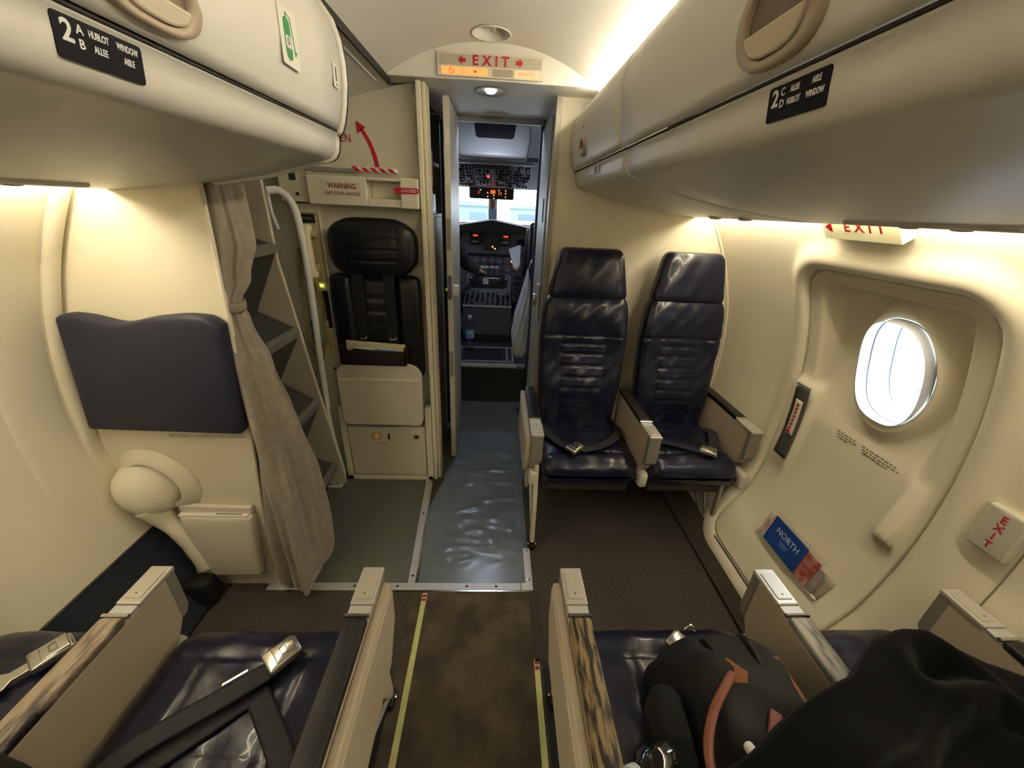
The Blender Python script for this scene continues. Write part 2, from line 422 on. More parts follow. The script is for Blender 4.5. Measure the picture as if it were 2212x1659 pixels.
# --- ceiling arch
def ceil_arc(t):          # t -1..1
    return (0.42*t, 1.952-0.135*abs(t)**2.2)
def zc_of(x): return ceil_arc(max(-1, min(1, x/0.42)))[1]
LX, LY, LR = -0.003, 1.672, 0.064        # dome lamp hole in the ceiling
SX, SY, SR = -0.006, 1.885, 0.060        # lamp hole in the soffit
def holed(cx, cy, r, x0, x1, y0, y1, zf, n=48):
    """plate with a round hole"""
    def fn(u, v):
        k = round(u*n) % n; a = 2*math.pi*k/n+0.001; c, s = math.cos(a), math.sin(a)
        f = min(((x1-cx) if c > 0 else (cx-x0))/max(1e-6, abs(c)), ((y1-cy) if s > 0 else (cy-y0))/max(1e-6, abs(s)))
        q = r+(f-r)*v; x, y = cx+c*q, cy+s*q
        return (x, y, zf(x))
    b = MB().grid(fn, n, 4, closeu=True)
    for x, xe in ((x0, 1), (x1, -1)):          # square corners
        for y, ye in ((y0, 1), (y1, -1)):
            b.add([(x, y, zf(x)-0.0004), (x+xe*0.02, y, zf(x+xe*0.02)-0.0004), (x+xe*0.02, y+ye*0.02, zf(x+xe*0.02)-0.0004), (x, y+ye*0.02, zf(x)-0.0004)], [(0, 1, 2, 3)])
    return b
def ceil_strip(xa, xb, ya, yb, n=16):
    return MB().grid(lambda u, v: (xa+u*(xb-xa), ya+v*(yb-ya), zc_of(xa+u*(xb-xa))), n, 2)
ce = ceil_strip(-0.42, 0.42, AFT, 1.58, 32).build('ceiling', M_ceil, kind='structure', smooth=True)
ceil_strip(-0.42, -0.10, 1.58, 1.75).build('ceiling_panel', M_ceil, ce, smooth=True)
ceil_strip(0.10, 0.42, 1.58, 1.75).build('ceiling_panel', M_ceil, ce, smooth=True)
holed(LX, LY, LR, -0.10, 0.10, 1.58, 1.75, zc_of).build('ceiling_panel', M_ceil, ce, smooth=True)
for ya in (0.35, -0.9):
    MB().grid(lambda u, v: (ceil_arc(2*u-1)[0]*0.99, ya+v*0.004, ceil_arc(2*u-1)[1]-0.0025), 32, 1).build('panel_joint', MATS['joint shade'], ce)
# fascia above the entry and the soffit beyond it
fp = [(0.42*t_, ceil_arc(t_)[1]+0.003) for t_ in (0.905*(2*k/24-1) for k in range(25))]
MB().prism(fp[::-1]+[(-0.378, 1.8405), (0.378, 1.8405)], 'y', 1.75, 1.765).build('fascia', M_ceil, ce, bevel=0.003)
MB().b2((-0.62, 1.752, 1.840), (-0.11, 2.02, 1.846)).build('soffit', M_ceil, ce)
MB().b2((0.10, 1.752, 1.840), (0.43, 2.02, 1.846)).build('soffit', M_ceil, ce)
holed(SX, SY, SR, -0.11, 0.10, 1.752, 2.02, lambda x: 1.840).build('soffit', M_ceil, ce)
sp = MB().quad((-0.3, 2.02, 1.842), (0.3, 2.02, 1.842), (0.3, 2.40, 1.848), (-0.3, 2.40, 1.848)).build('soffit', M_ceil, ce)
# sloping ceiling panel over the left entry
MB().grid(lambda u, v: (-0.384-0.62*u, 1.165+v*0.695, 1.826-0.10*u-0.20*u*u), 12, 2).build('wall_left_upper', M_ceil, kind='structure', smooth=True)
MB().b2((-0.387, 1.0, 1.820), (-0.381, 1.80, 1.846)).build('panel_joint', M_gap, ce)

# --- bulkhead right of the aisle, behind the aft-facing seats
def arc_poly(xa, side, z0=0.0, z1=1.9, r=CR+0.03, n=24):
    P = []
    zz = [z0+(z1-z0)*k/n for k in range(n+1)]
    for z in zz: P.append((side*math.sqrt(max(0.0, r*r-(z-CZ)**2)), z))
    return [(xa, z0)]+P+[(xa, z1)]
wf = MB().prism(arc_poly(0.268, 1, 0, 1.86), 'y', 1.9, 1.93).build('wall_front', M_wall, kind='structure')
MB().tube([on_wall(1.892, s_of(0.3+k*0.04), 0.006) for k in range(29)], 0.007, 8).build('corner_bead', M_wall, wf, smooth=True)
MB().b2((0.262, 1.885, 0.0), (0.285, 1.93, 1.845)).build('edge_strip', mat('grey edge trim', 'a09c90', 0.4, 0.3), wf, bevel=0.002)
# passage side beyond the bulkhead edge
MB().b2((0.272, 1.93, 0.0), (0.29, 2.42, 1.86)).build('passage_side', mat('passage grey', '9a9a98', 0.45), wf)
MB().b2((0.262, 2.02, 0.03), (0.273, 2.40, 1.80)).build('passage_panel', mat('passage panel', 'a8a8a6', 0.45), wf, bevel=0.004)
MB().b2((0.258, 2.10, 1.36), (0.264, 2.13, 1.47)).build('slot', M_greyd, wf, bevel=0.001)

# --- partition left of the entry
pp = [(-0.712, 1.50), (-0.735, 1.10), (-0.765, 0.70), (-0.800, 0.35), (-0.825, 0.0)]
wp = MB().prism(arc_poly(-0.825, -1, 0.0, 1.50, r=CR+0.03)[1:-1]+pp[:-1]+[pp[-1]], 'y', 1.11, 1.135).build('wall_partition', M_wall, kind='structure', bevel=0.002)
MB().tube([Vector((x+0.004, 1.112, z)) for x, z in pp], 0.006, 8).build('edge_welt', M_wall, wp, smooth=True)
MB().b2((-1.05, 1.105, 0.0), (-0.79, 1.111, 0.075)).build('kick_strip', mat('scuffed kick strip', 'cfc8b6', 0.5, col2='b9b09c', scale=18), wp, bevel=0.001)
MB().b2((-1.02, 1.1085, 0.688), (-0.78, 1.1105, 0.700)).build('glue_residue', mat('glue residue', 'cfcabd', 0.7, col2='b9b2a3', scale=60), wp)

# --- forward left bulkhead carrying the attendant seat
wfl = MB().prism([(-1.12, 0.0), (-0.285, 0.0), (-0.285, 1.845), (-0.60, 1.80), (-0.85, 1.66), (-1.0, 1.5), (-1.12, 1.3)], 'y', 1.85, 1.88).build('wall_front_left', mat('bulkhead cream', 'd6d0ba', 0.45), kind='structure')
# wardrobe edge post
MB().b2((-0.286, 1.775, 0.0), (-0.266, 1.85, 1.838)).build('edge_post', M_cream, wfl, bevel=0.004)
MB().b2((-0.2655, 1.79, 0.0), (-0.250, 1.88, 1.838)).build('edge_post', mat('cream edge', 'cfc6a8', 0.4), wfl, bevel=0.004)

# ================================================================== emergency exit door (right)
WY, WS, WA, WB = 1.000, 0.315, 0.100, 0.160        # window oval centre and half axes
def oval(k, a, b, p=2.6):
    t = 2*math.pi*k/NC - math.pi*3/4
    c, s = math.cos(t), math.sin(t)
    q = (abs(c)**p+abs(s)**p)**(-1/p)
    return WY+a*q*c, WS+b*q*s
def door_d(y, s):
    d = 0.006+foot(s)
    # hollow above and around the window
    m = min(y-0.815, 1.285-y); top = 0.545-s
    hol = smoothstep(0.0, 0.04, m)*smoothstep(0.0, 0.022, top)*smoothstep(0.0, 0.34, s)
    d -= 0.058*hol
    # soft collar around the window
    e = math.hypot((y-WY)/(WA+0.048), (s-WS)/(WB+0.05))
    d += (0.036+0.022*hol)*smoothstep(1.06, 0.80, e)
    e2 = math.hypot((y-WY)/(WA), (s-WS)/(WB))
    d -= 0.022*smoothstep(1.22, 1.0, e2)
    # step carrying the release handle, near the forward edge
    d += 0.022*smoothstep(1.215, 1.245, y)*smoothstep(0.165, 0.14, s)*smoothstep(-0.30, -0.10, s)
    # wedge fairing low down near the aft edge
    d += 0.035*smoothstep(0.865, 0.835, y)*smoothstep(0.78, 0.80, y)*smoothstep(0.06, 0.03, s)*smoothstep(-0.175, -0.155, s)*(0.25+0.75*smoothstep(0.06, -0.16, s))
    return d
NR = 56
def door_pt(u, v):
    k = round(u*NC) % NC; j = round(v*(NR+3))
    if j < 3:                              # rolled outer edge
        y, s = outline(k, -0.005-0.003*(2-j)*-1*0); o = (-0.030, -0.008, -0.001)[j]
        y, s = outline(k, (-0.005, -0.005, -0.0065)[j])
        return on_wall(y, s, door_d(y, s)+o)
    t = (j-3)/NR
    y0, s0_ = outline(k, -0.010); y1, s1 = oval(k, WA, WB)
    y, s = y0+(y1-y0)*t, s0_+(s1-s0_)*t
    return on_wall(y, s, door_d(y, s))
dr = thing('door_1', None, None, on_wall(DY, S_LO+0.05), kind='structure')
dr.location = (0, 0, 0)
mb = MB().grid(door_pt, NC, NR+3, closeu=True)
mb.build('door_panel', M_wall, dr, smooth=True)
# window reveal, seal and panes
def reveal(u, v):
    k = round(u*NC) % NC; t = v
    y, s = oval(k, WA-0.012*t, WB-0.014*t); return on_wall(y, s, 0.020-0.135*t)
wn = MB().grid(reveal, NC, 6, closeu=True).build('window_reveal', mat('window reveal', 'dfe3e8', 0.35), dr, smooth=True)
def ring(off, d, r, name, m):
    P = []
    for k in range(NC):
        y, s = oval(k, WA+off, WB+off); P.append(on_wall(y, s, d))
    MB().tube(P, r, 8, closed=True).build(name, m, wn, smooth=True)
ring(-0.003, -0.014, 0.0022, 'seal', mat('seal shade', 'a9b0b8', 0.7)); ring(-0.009, -0.080, 0.002, 'seal', mat('seal blue grey', '8fa3b8', 0.6))
P = [on_wall(*oval(k, WA-0.008, WB-0.010), -0.085) for k in range(NC)]
MB().add(P, [tuple(range(NC))]).build('window_pane', M_glass, dr)
# release handle plate
a = on_wall(1.318, 0.145, 0.032); b = on_wall(1.318, -0.165, 0.032)
def face(y, s, d): return on_wall(y, s, d)
hb = MB().grid(lambda u, v: face(1.245+0.065*u-0.012*v, 0.147-0.312*v, 0.034), 4, 16)
hp = hb.build('handle_plate', mat('handle plate grey', '5b5b58', 0.35, 0.3), dr, smooth=True, solid=0.006)
MB().grid(lambda u, v: face(1.300+0.005*u-0.012*v, 0.144-0.305*v, 0.040), 2, 16).build('plate_edge', M_chrome, hp, smooth=True, solid=0.003)
MB().grid(lambda u, v: face(1.255+0.035*u-0.007*v, 0.085-0.15*v, 0.0385), 3, 10).build('handle_flap', mat('flap pale', 'd3c9b6', 0.4), hp, smooth=True, solid=0.002)
for k in range(7):
    s = 0.070-0.017*k
    MB().grid(lambda u, v: face(1.266+0.010*u, s-0.011*v, 0.0402), 1, 1).build('red_letter', M_red, hp)
MB().grid(lambda u, v: face(1.262+0.018*u, -0.047-0.012*v, 0.0402), 1, 1).build('red_arrow', M_red, hp)
# two blocks of small instruction text under the window
for ya, yb in ((1.115, 1.045), (1.015, 0.895)):
    for k in range(3):
        n = int((ya-yb)/0.006); s = 0.047-0.010*k; rr = random.Random(k+int(ya*100))
        mb = MB(); y = ya-0.004*k
        while y > yb-0.003*k:
            w = rr.uniform(0.006, 0.016)
            if k == 2 and y < yb+0.03: break
            mb.quad(*[on_wall(p, q, 0.0072+foot(s)+0.0005) for p, q in ((y, s), (max(y-w, yb-0.01), s), (max(y-w, yb-0.01), s+0.004), (y, s+0.004))]); y -= w+0.004
        mb.build('text_line', mat('small grey print', '6a645a', 0.7), dr)
# slot pocket on the lower ledge
def pk(u, v, d=0.0, g_=0.0): return on_wall(1.155-0.315*u, -0.385-0.085*v, 0.006+foot(-0.385-0.085*v)+0.005+d)
pb = MB().grid(lambda u, v: pk(u, v), 12, 4).build('literature_slot', mat('slot shade', 'a79f8c', 0.7), dr, smooth=True, solid=0.003)
MB().tube([pk(k/12, 1.0, 0.005) for k in range(13)], 0.005, 8).build('slot_lip', M_wall, pb, smooth=True)

# safety leaflets tucked in the slot
def leaflet(name, ya, yb, sa, sb, d, m, lab, tilt=0.0, group='leaflets in the exit door slot'):
    pts = []
    for y, s in ((ya, sa), (yb, sa), (yb, sb), (ya, sb)):
        pts.append(on_wall(y + (tilt if s == sb else 0), s, d+(0.0 if s == sa else 0.012)))
    b = MB().add(pts, [(0, 1, 2, 3)])
    return b.build(name, m, None, solid=0.002, label=lab, cat='leaflet', group=group), pts
D0 = 0.006+foot(-0.47)+0.012
lf, pts = leaflet('leaflet', 1.105, 0.940, -0.466, -0.352, D0+0.012, mat('blue leaflet', '2a4f9e', 0.3, col2='1f3f86', scale=10), 'blue glossy magazine reading NORTH in the exit door slot')
mx = frame((pts[0]+pts[1]+pts[2]+pts[3])/4*1.0, pts[1]-pts[0], pts[3]-pts[0])
nz = mx.to_3x3() @ Vector((0, 0, 1)); sgn = 1 if nz.x < 0 else -1
mx.translation += nz*sgn*0.0016
text('NORTH', 'lettering', mat('pale print', 'c8d2e6', 0.5), mx @ Matrix.Translation((0.005, 0.016, 0)), 0.032, lf)
for k in range(3):
    text('\u2013'*(7-k), 'lettering', MATS['pale print'], mx @ Matrix.Translation((0.005, -0.008-0.007*k, 0)), 0.012, lf)
leaflet('leaflet', 1.01, 0.885, -0.468, -0.358, D0+0.006, mat('red leaflet', '9c3b3f', 0.4, col2='c89a8c', scale=40), 'dark red leaflet behind the blue magazine on the exit door')
leaflet('leaflet', 0.975, 0.858, -0.468, -0.372, D0+0.002, mat('grey leaflet', 'a89a94', 0.5, col2='8f817c', scale=25), 'greyish folded leaflet rearmost in the exit door slot')
leaflet('leaflet', 1.140, 1.08, -0.466, -0.358, D0+0.006, mat('pink leaflet', 'b9908c', 0.5, col2='e6e0d8', scale=30), 'pink and white leaflet at the left end of the exit door slot')
leaflet('leaflet', 1.135, 0.885, -0.467, -0.338, D0-0.001, mat('clear sleeve', 'e2dcc6', 0.15, coat=0.6), 'clear plastic sleeve behind the leaflets on the exit door')

# ================================================================== lights along walls and ceiling
for side, y1, lab in ((-1, 1.10, 'long warm wash light between left bin and wall'), (1, 1.88, 'long warm wash light between right bin and wall')):
    t = thing('wall_wash_light', lab, 'light', (side*0.982, 0, 1.440), group='wash lights above the side walls')
    MB().b2((-0.010, AFT+0.05, -0.004), (0.010, y1, 0.004)).build('tube', M_warm, t)
    MB().b2((-0.016, AFT+0.05, 0.005), (0.016, y1, 0.020)).build('fitting', M_white, t)
t = thing('ceiling_cove_light', 'warm cove light glowing between the ceiling and the right bin', 'light', (0.398, 0, 1.808))
MB().cyl((0, AFT+0.05, 0), (0, 1.74, 0), 0.006, 10).build('tube', M_warm2, t)
MB().b2((-0.010, AFT+0.05, -0.012), (0.010, 1.74, -0.008)).build('fitting', M_white, t)

# ================================================================== overhead bins
def prof(side):                           # front skin from the ceiling joint down to the joint of the door
    if side > 0: return [(x, z) for x, z in ((0.405, 1.792), (0.378, 1.790), (0.356, 1.774), (0.343, 1.745), (0.337, 1.71), (0.338, 1.67), (0.344, 1.63), (0.353, 1.595), (0.361, 1.576))]
    return [(side*x, z) for x, z in ((0.400, 1.822), (0.372, 1.812), (0.352, 1.785), (0.341, 1.75), (0.337, 1.71), (0.338, 1.67), (0.344, 1.63), (0.353, 1.595), (0.361, 1.576))]
def low(side, chamf=0):
    return [(side*x, z) for x, z in ((0.366, 1.571), (0.371, 1.569), (0.3735, 1.548), (0.376, 1.534), (0.382, 1.522), (0.392, 1.5145), (0.406, 1.511), (0.435, 1.506), (0.47, 1.494), (0.56, 1.470), (0.68, 1.449), (0.80, 1.434), (0.88, 1.426), (0.925, 1.421), (0.945, 1.421), (0.952, 1.430), (0.952, 1.46))]
def strip_of(pts, ya, yb, ny=1):
    return MB().grid(lambda u, v: (pts[round(u*(len(pts)-1))][0], ya+v*(yb-ya), pts[round(u*(len(pts)-1))][1]), len(pts)-1, ny)
def bin_normal(side, z):
    P = prof(1)
    for (x0, z0), (x1, z1) in zip(P, P[1:]):
        if z1 <= z <= z0:
            t = (z-z0)/(z1-z0); return x0+(x1-x0)*t, math.atan2(x1-x0, z0-z1)
    return P[-1][0], 0
def on_bin(side, y, z, out=0.0):
    """a frame lying on the bin door: text x runs along the aisle as read from it, y up the door"""
    x, sl = bin_normal(side, z)
    up = Vector((-side*math.sin(sl), 0, math.cos(sl))); xa = Vector((0, -side, 0)) if side > 0 else Vector((0, 1, 0))
    m = frame((side*x, y, z), xa, up); m.translation += (m.to_3x3() @ Vector((0, 0, 1)))*out
    return m
def latch(side, y, z, w, h, parent):
    """teardrop bezel with a dark hollow and a paddle"""
    m = on_bin(side, y, z)
    def outl(w, h, n=40):
        P = []
        for i in range(n):
            a = 2*math.pi*i/n; c, s = math.cos(a), math.sin(a)
            q = (abs(c)**2.7+abs(s)**2.7)**(-1/2.7); yy = s*q
            wid = 1-0.34*max(0, yy)**1.3
            P.append((w/2*c*q*wid, h/2*yy))
        return P
    A, B, C = outl(w, h), outl(w*0.94, h*0.95), outl(w*0.72, h*0.76)
    n = len(A); vs = []
    for P, zz in ((A, 0.0), (A, 0.005), (B, 0.011), (C, 0.010), (C, 0.003)):
        vs += [m @ Vector((x, y_, zz)) for x, y_ in P]
    fs = [(k*n+i, k*n+(i+1) % n, (k+1)*n+(i+1) % n, (k+1)*n+i) for k in range(4) for i in range(n)]
    lt = MB().add(vs, fs).build('latch', M_taupe, parent, smooth=True)
    plate(C, m, 0.004).build('hollow', M_taupe_d, lt)
    # paddle: lower part of the hollow
    Pd = [(x*0.96, y_*0.95) for x, y_ in C if y_ < -0.02*h]
    Pd = sorted(Pd, key=lambda p: math.atan2(p[1]+0.16*h, p[0]))
    plate([(x, y_) for x, y_ in Pd], m, 0.013).build('paddle', mat('paddle beige', 'cfc2ad', 0.4), lt, bevel=0.003)
    return lt
def placard(side, y, label_rows, num, parent):
    z = 1.551; ang = R(9)
    up = Vector((-side*math.sin(R(8)), 0, math.cos(R(8)))); xa = Vector((0, -1, 0)) if side > 0 else Vector((0, 1, 0))
    m = frame((side*0.3725, y, z), xa, up); nz_ = m.to_3x3() @ Vector((0, 0, 1))
    m.translation += nz_*0.0012
    pl = plate(rrect(0.098, 0.036, 0.004), m @ Matrix.Translation((0, -0.003, 0)), 0.001).build('row_placard', M_placard, parent)
    def tt(s, x, y_, sz, **k): text(s, 'lettering', M_whitep, m @ Matrix.Translation((x, y_, 0.0013)), sz, pl, 0.0002, **k)
    tt(num, -0.036, 0.002, 0.024, bold=0.0006)
    for i, (l, a, b) in enumerate(label_rows):
        yy = 0.007-0.0115*i
        tt(l, -0.023, yy, 0.011, bold=0.0002)
        tt(a, -0.003, yy, 0.0085, bold=0.0002, sx=0.66); tt(b, 0.030, yy, 0.0085, bold=0.0002, sx=0.66)
    return pl
# --- left bin
lb = thing('overhead_bin', 'cream overhead bin marked 2 A and B with a green oxygen bottle decal', 'overhead bin', (-0.6, 0, 1.42), group=None)
lb.location = (0, 0, 0)
LE = 1.145
ld = strip_of(prof(-1), AFT+0.06, LE-0.02, 30).build('bin_door', M_bin, lb, smooth=True, solid=0.004)
strip_of(low(-1), AFT+0.06, LE-0.004, 30).build('bin_body', M_bin, lb, smooth=True, solid=0.004)
MB().b2((-0.372, AFT+0.06, 1.5715), (-0.3625, LE-0.01, 1.5745)).build('door_joint', M_gap, lb)
MB().b2((-0.376, AFT+0.06, 1.5615), (-0.3705, LE-0.01, 1.5625)).build('lip_line', MATS['joint shade'], lb)
# end cap with a rolled rim and gasket
full = prof(-1)+low(-1)
inner = [(-1.0, 1.50), (-0.9, 1.62), (-0.7, 1.75), (-0.5, 1.82)]
MB().prism(full+inner, 'y', LE-0.012, LE-0.002).build('end_panel', M_bin, lb)
MB().tube([Vector((x, LE-0.004, z)) for x, z in full], 0.009, 10).build('end_rim', M_bin, lb, smooth=True)
MB().tube([Vector((x*0.995-0.002, LE+0.012, z)) for x, z in full[:16]], 0.007, 8).build('gasket', M_blackp, lb, smooth=True)
latch(-1, 0.565, 1.622, 0.155, 0.075, lb)
placard(-1, 0.515, (('A', 'HUBLOT', 'WINDOW'), ('B', 'ALLEE', 'AISLE')), '2', lb)
# oxygen bottle decal
m = on_bin(-1, 0.875, 1.672, 0.003)
dc = plate(rrect(0.062, 0.082, 0.003), m, 0.0006).build('oxygen_decal', mat('decal white', 'e9e6da', 0.4), lb)
plate(rrect(0.022, 0.060, 0.010), m @ Matrix.Translation((-0.006, -0.002, 0.0007)), 0.0004).build('bottle_mark', M_green, dc)
plate(rrect(0.017, 0.017, 0.002), m @ Matrix.Translation((-0.006, -0.006, 0.0012)), 0.0002).build('bottle_panel', M_whitep, dc)
text('0', 'lettering', M_blackp, m @ Matrix.Translation((-0.006, -0.006, 0.0016)), 0.016, dc, 0.0002)
MB().tube([m @ Vector(p) for p in ((-0.006, 0.028, 0.001), (-0.006, 0.034, 0.001), (0.008, 0.030, 0.001), (0.012, 0.01, 0.001), (0.016, -0.012, 0.001))], 0.0008, 6).build('hose_mark', M_green, dc)
plate([(0.012, -0.012), (0.024, -0.014), (0.016, -0.022)], m @ Matrix.Translation((0, 0, 0.0007)), 0.0004).build('mask_mark', M_green, dc)
m = on_bin(-1, 1.085, 1.672, 0.003)
dc = plate(rrect(0.028, 0.044, 0.002), m, 0.0006).build('equipment_decal', MATS['decal white'], lb)
plate(rrect(0.008, 0.026, 0.001), m @ Matrix.Translation((0.002, 0.004, 0.0007)), 0.0003).build('pictogram', mat('pictogram grey', '5d6a60', 0.5), dc)
plate([(-0.003, -0.013), (0.007, -0.013), (0.002, -0.019)], m @ Matrix.Translation((0, 0, 0.0007)), 0.0003).build('pictogram', M_green, dc)
m = on_bin(-1, 0.69, 1.735, 0.003)
plate(rrect(0.05, 0.06, 0.003), m, 0.0006).build('blank_decal', MATS['decal white'], lb)
# reading-light pods under both bins
def pod(side, y, parent, L=0.20):
    zb = 1.424
    def fn(v): return Vector((v.x, v.y, v.z))
    p = MB().rbox((0.095, L, 0.016), 0.0075, (10, 16, 6), fn, at=(side*0.885, y, zb+0.003)).build('service_unit', M_bin, parent, smooth=True)
    for dy in (-0.05, 0.05): MB().lathe([(0, -0.014), (0.014, -0.013), (0.018, -0.008), (0.018, 0)], (side*0.885, y+dy, zb+0.006), 16).build('air_nozzle', M_grey, p, smooth=True)
    return p
pod(-1, 0.80, lb, 0.32)
# --- right bin and the small bin ahead of it
RJ = 1.155
rb = thing('overhead_bin', 'cream overhead bin marked 2 C and D with a wide taupe latch', 'overhead bin', (0, 0, 0))
strip_of(prof(1), AFT+0.06, RJ-0.002, 30).build('bin_door', M_bin, rb, smooth=True, solid=0.004)
strip_of(low(1), AFT+0.06, RJ-0.002, 30).build('bin_body', M_bin, rb, smooth=True, solid=0.004)
MB().b2((0.3625, AFT+0.06, 1.5715), (0.372, RJ-0.01, 1.5745)).build('door_joint', M_gap, rb)
MB().b2((0.3705, AFT+0.06, 1.5615), (0.376, RJ-0.01, 1.5625)).build('lip_line', MATS['joint shade'], rb)
latch(1, 0.545, 1.628, 0.150, 0.095, rb)
placard(1, 0.520, (('C', 'ALLEE', 'AISLE'), ('D', 'HUBLOT', 'WINDOW')), '2', rb)
m = on_bin(1, 0.385, 1.632, 0.003)
q = MB()
for a_, b_ in (((-0.03, -0.02), (0.05, -0.02)), ((-0.03, -0.02), (-0.03, 0.04)), ((-0.03, 0.04), (0.05, 0.04))):
    q.tube([m @ Vector((*a_, 0.001)), m @ Vector((*b_, 0.001))], 0.0018, 6)
q.build('red_frame_decal', M_red, rb)
pod(1, 0.78, rb, 0.34); 
sbn = thing('stowage_bin', 'short cream bin with small oval latch above the aft-facing seats', 'overhead bin', (0, 0, 0))
strip_of(prof(1), RJ+0.002, 1.898, 16).build('bin_door', M_bin, sbn, smooth=True, solid=0.004)
strip_of(low(1), RJ+0.002, 1.898, 16).build('bin_body', M_bin, sbn, smooth=True, solid=0.004)
MB().b2((0.3625, RJ, 1.5715), (0.372, 1.895, 1.5745)).build('door_joint', M_gap, sbn)
for yy in (RJ, ):
    P = prof(1)+low(1)[1:12]
    MB().tube([Vector((x+0.002, yy, z+0.001)) for x, z in P], 0.0022, 6).build('end_joint', MATS['joint shade'], sbn, smooth=True)
latch(1, 1.625, 1.633, 0.085, 0.060, sbn)
text('1', 'lettering', M_grey, on_bin(1, 1.63, 1.71, 0.003), 0.018, sbn); text('DO', 'lettering', M_grey, on_bin(1, 1.63, 1.695, 0.003), 0.011, sbn)
m = frame((0.370, 1.47, 1.553), (0, -1, 0), (-0.12, 0, 1)); m.translation.x -= 0.0015
plate(rrect(0.30, 0.026, 0.002), m @ Matrix.Translation((-0.13, 0, 0)), 0.002).build('lip_plate', mat('lip plate', 'd8d6d2', 0.3), sbn)
plate(rrect(0.05, 0.024, 0.001), m @ Matrix.Translation((-0.02, 0, 0.002)), 0.001).build('grey_mark', M_grey, sbn)
for y in (1.42, 1.62): MB().lathe([(0, -0.010), (0.018, -0.009), (0.024, -0.004), (0.024, 0.004)], (0.89, y, 1.424), 18).build('air_nozzle', mat('pinkish cap', 'cfc2bc', 0.4), sbn, smooth=True)

# ================================================================== ceiling lamps and signs
dl = thing('dome_lamp', 'round recessed cream lamp in the ceiling above the exit sign', 'ceiling lamp', (LX, LY, 1.951))
MB().lathe([(LR+0.006, -0.001), (LR+0.005, -0.003), (LR-0.002, -0.002), (LR-0.012, 0.012), (LR-0.034, 0.030), (0.018, 0.038), (0, 0.039)], (0, 0, 0), 32).build('bowl', M_ceil, dl, smooth=True)
MB().cyl((-0.004, 0.012, 0.036), (0.004, 0.0, 0.010), 0.013, 16).build('spot_nozzle', M_white, dl, bevel=0.002)
MB().cyl((0.004, 0.0, 0.0105), (0.0045, -0.0008, 0.0085), 0.009, 16).build('lens', M_grey, dl)
sl = thing('soffit_lamp', 'small lit round lamp over the cockpit passage below the exit sign', 'ceiling lamp', (SX, SY, 1.840))
MB().lathe([(SR+0.006, -0.001), (SR+0.004, -0.004), (SR-0.004, -0.002), (SR-0.020, 0.003), (0.030, 0.004), (0, 0.0045)], (0, 0, 0), 32).build('bowl', mat('lamp bowl grey', '9a9384', 0.45), sl, smooth=True)
MB().lathe([(0, -0.008), (0.016, -0.0065), (0.023, 0.0), (0.024, 0.004)], (0, 0, 0), 20).build('bulb', mat('lamp lens lit', 'eef4ff', 0.4, emit=9, ecol='e8f0ff'), sl, smooth=True)

def arrow(w, h, sgn=1):
    return [(sgn*x*w, y*h) for x, y in ((-0.5, 0), (0, 0.5), (0, 0.22), (0.5, 0.22), (0.5, -0.22), (0, -0.22), (0, -0.5))]
es = thing('exit_sign', 'wide cream EXIT sign with red arrows and lit orange pictograms above the passage', 'exit sign', (0, 1.748, 1.88))
fm = frame((-0.004, -0.001, 0.001), (1, 0, 0), (0, 0, 1))
E_ = mat('sign cream', 'd8d0b2', 0.4)
plate(rrect(0.384, 0.070, 0.002), fm, 0.008).build('frame', M_cream, es, bevel=0.0015)
plate(rrect(0.366, 0.032, 0.001), fm @ Matrix.Translation((0, 0.013, 0.0082)), 0.0012).build('letter_panel', mat('sign panel grey', 'b9b29c', 0.4), es)
text('E X I T', 'lettering', M_red, fm @ Matrix.Translation((0.0, 0.0125, 0.0105)), 0.0415, es, bold=0.0009, sx=1.1)
plate(arrow(0.026, 0.026), fm @ Matrix.Translation((-0.103, 0.0125, 0.0095)), 0.0012).build('red_arrow', M_red, es)
plate(arrow(0.026, 0.026, -1), fm @ Matrix.Translation((0.103, 0.0125, 0.0095)), 0.0012).build('red_arrow', M_red, es)
M_or = mat('lit orange panel', 'ff9a5c', 0.4, emit=0.85, ecol='ff9a55'); M_or2 = mat('lit pale orange panel', 'f7b083', 0.4, emit=0.6, ecol='f3b48c')
for x, w, m_, nm in ((-0.141, 0.074, M_or, 'lit_panel'), (-0.056, 0.090, M_or, 'lit_panel'), (0.044, 0.072, mat('unlit panel', 'a9a28c', 0.4), 'unlit_panel'), (0.130, 0.088, M_or2, 'lit_panel')):
    pz = plate(rrect(w, 0.022, 0.002), fm @ Matrix.Translation((x, -0.019, 0.0082)), 0.0015).build(nm, m_, es)
M_ord = mat('orange print', 'd8552a', 0.5)
mm = fm @ Matrix.Translation((-0.141, -0.019, 0.0100))
MB().tube([mm @ Vector((0.009*math.cos(a*math.pi/12), 0.009*math.sin(a*math.pi/12), 0)) for a in range(24)], 0.0009, 5, closed=True).build('no_smoking_mark', M_ord, es)
MB().tube([mm @ Vector((-0.006, 0.006, 0)), mm @ Vector((0.006, -0.006, 0))], 0.0009, 5).build('no_smoking_mark', M_ord, es)
plate(arrow(0.012, 0.012), fm @ Matrix.Translation((-0.056, -0.019, 0.0099)), 0.0004).build('belt_mark', M_ord, es)
text('TOILETTE', 'lettering', mat('faint orange print', 'e8966a', 0.5), fm @ Matrix.Translation((0.130, -0.019, 0.0099)), 0.013, es)

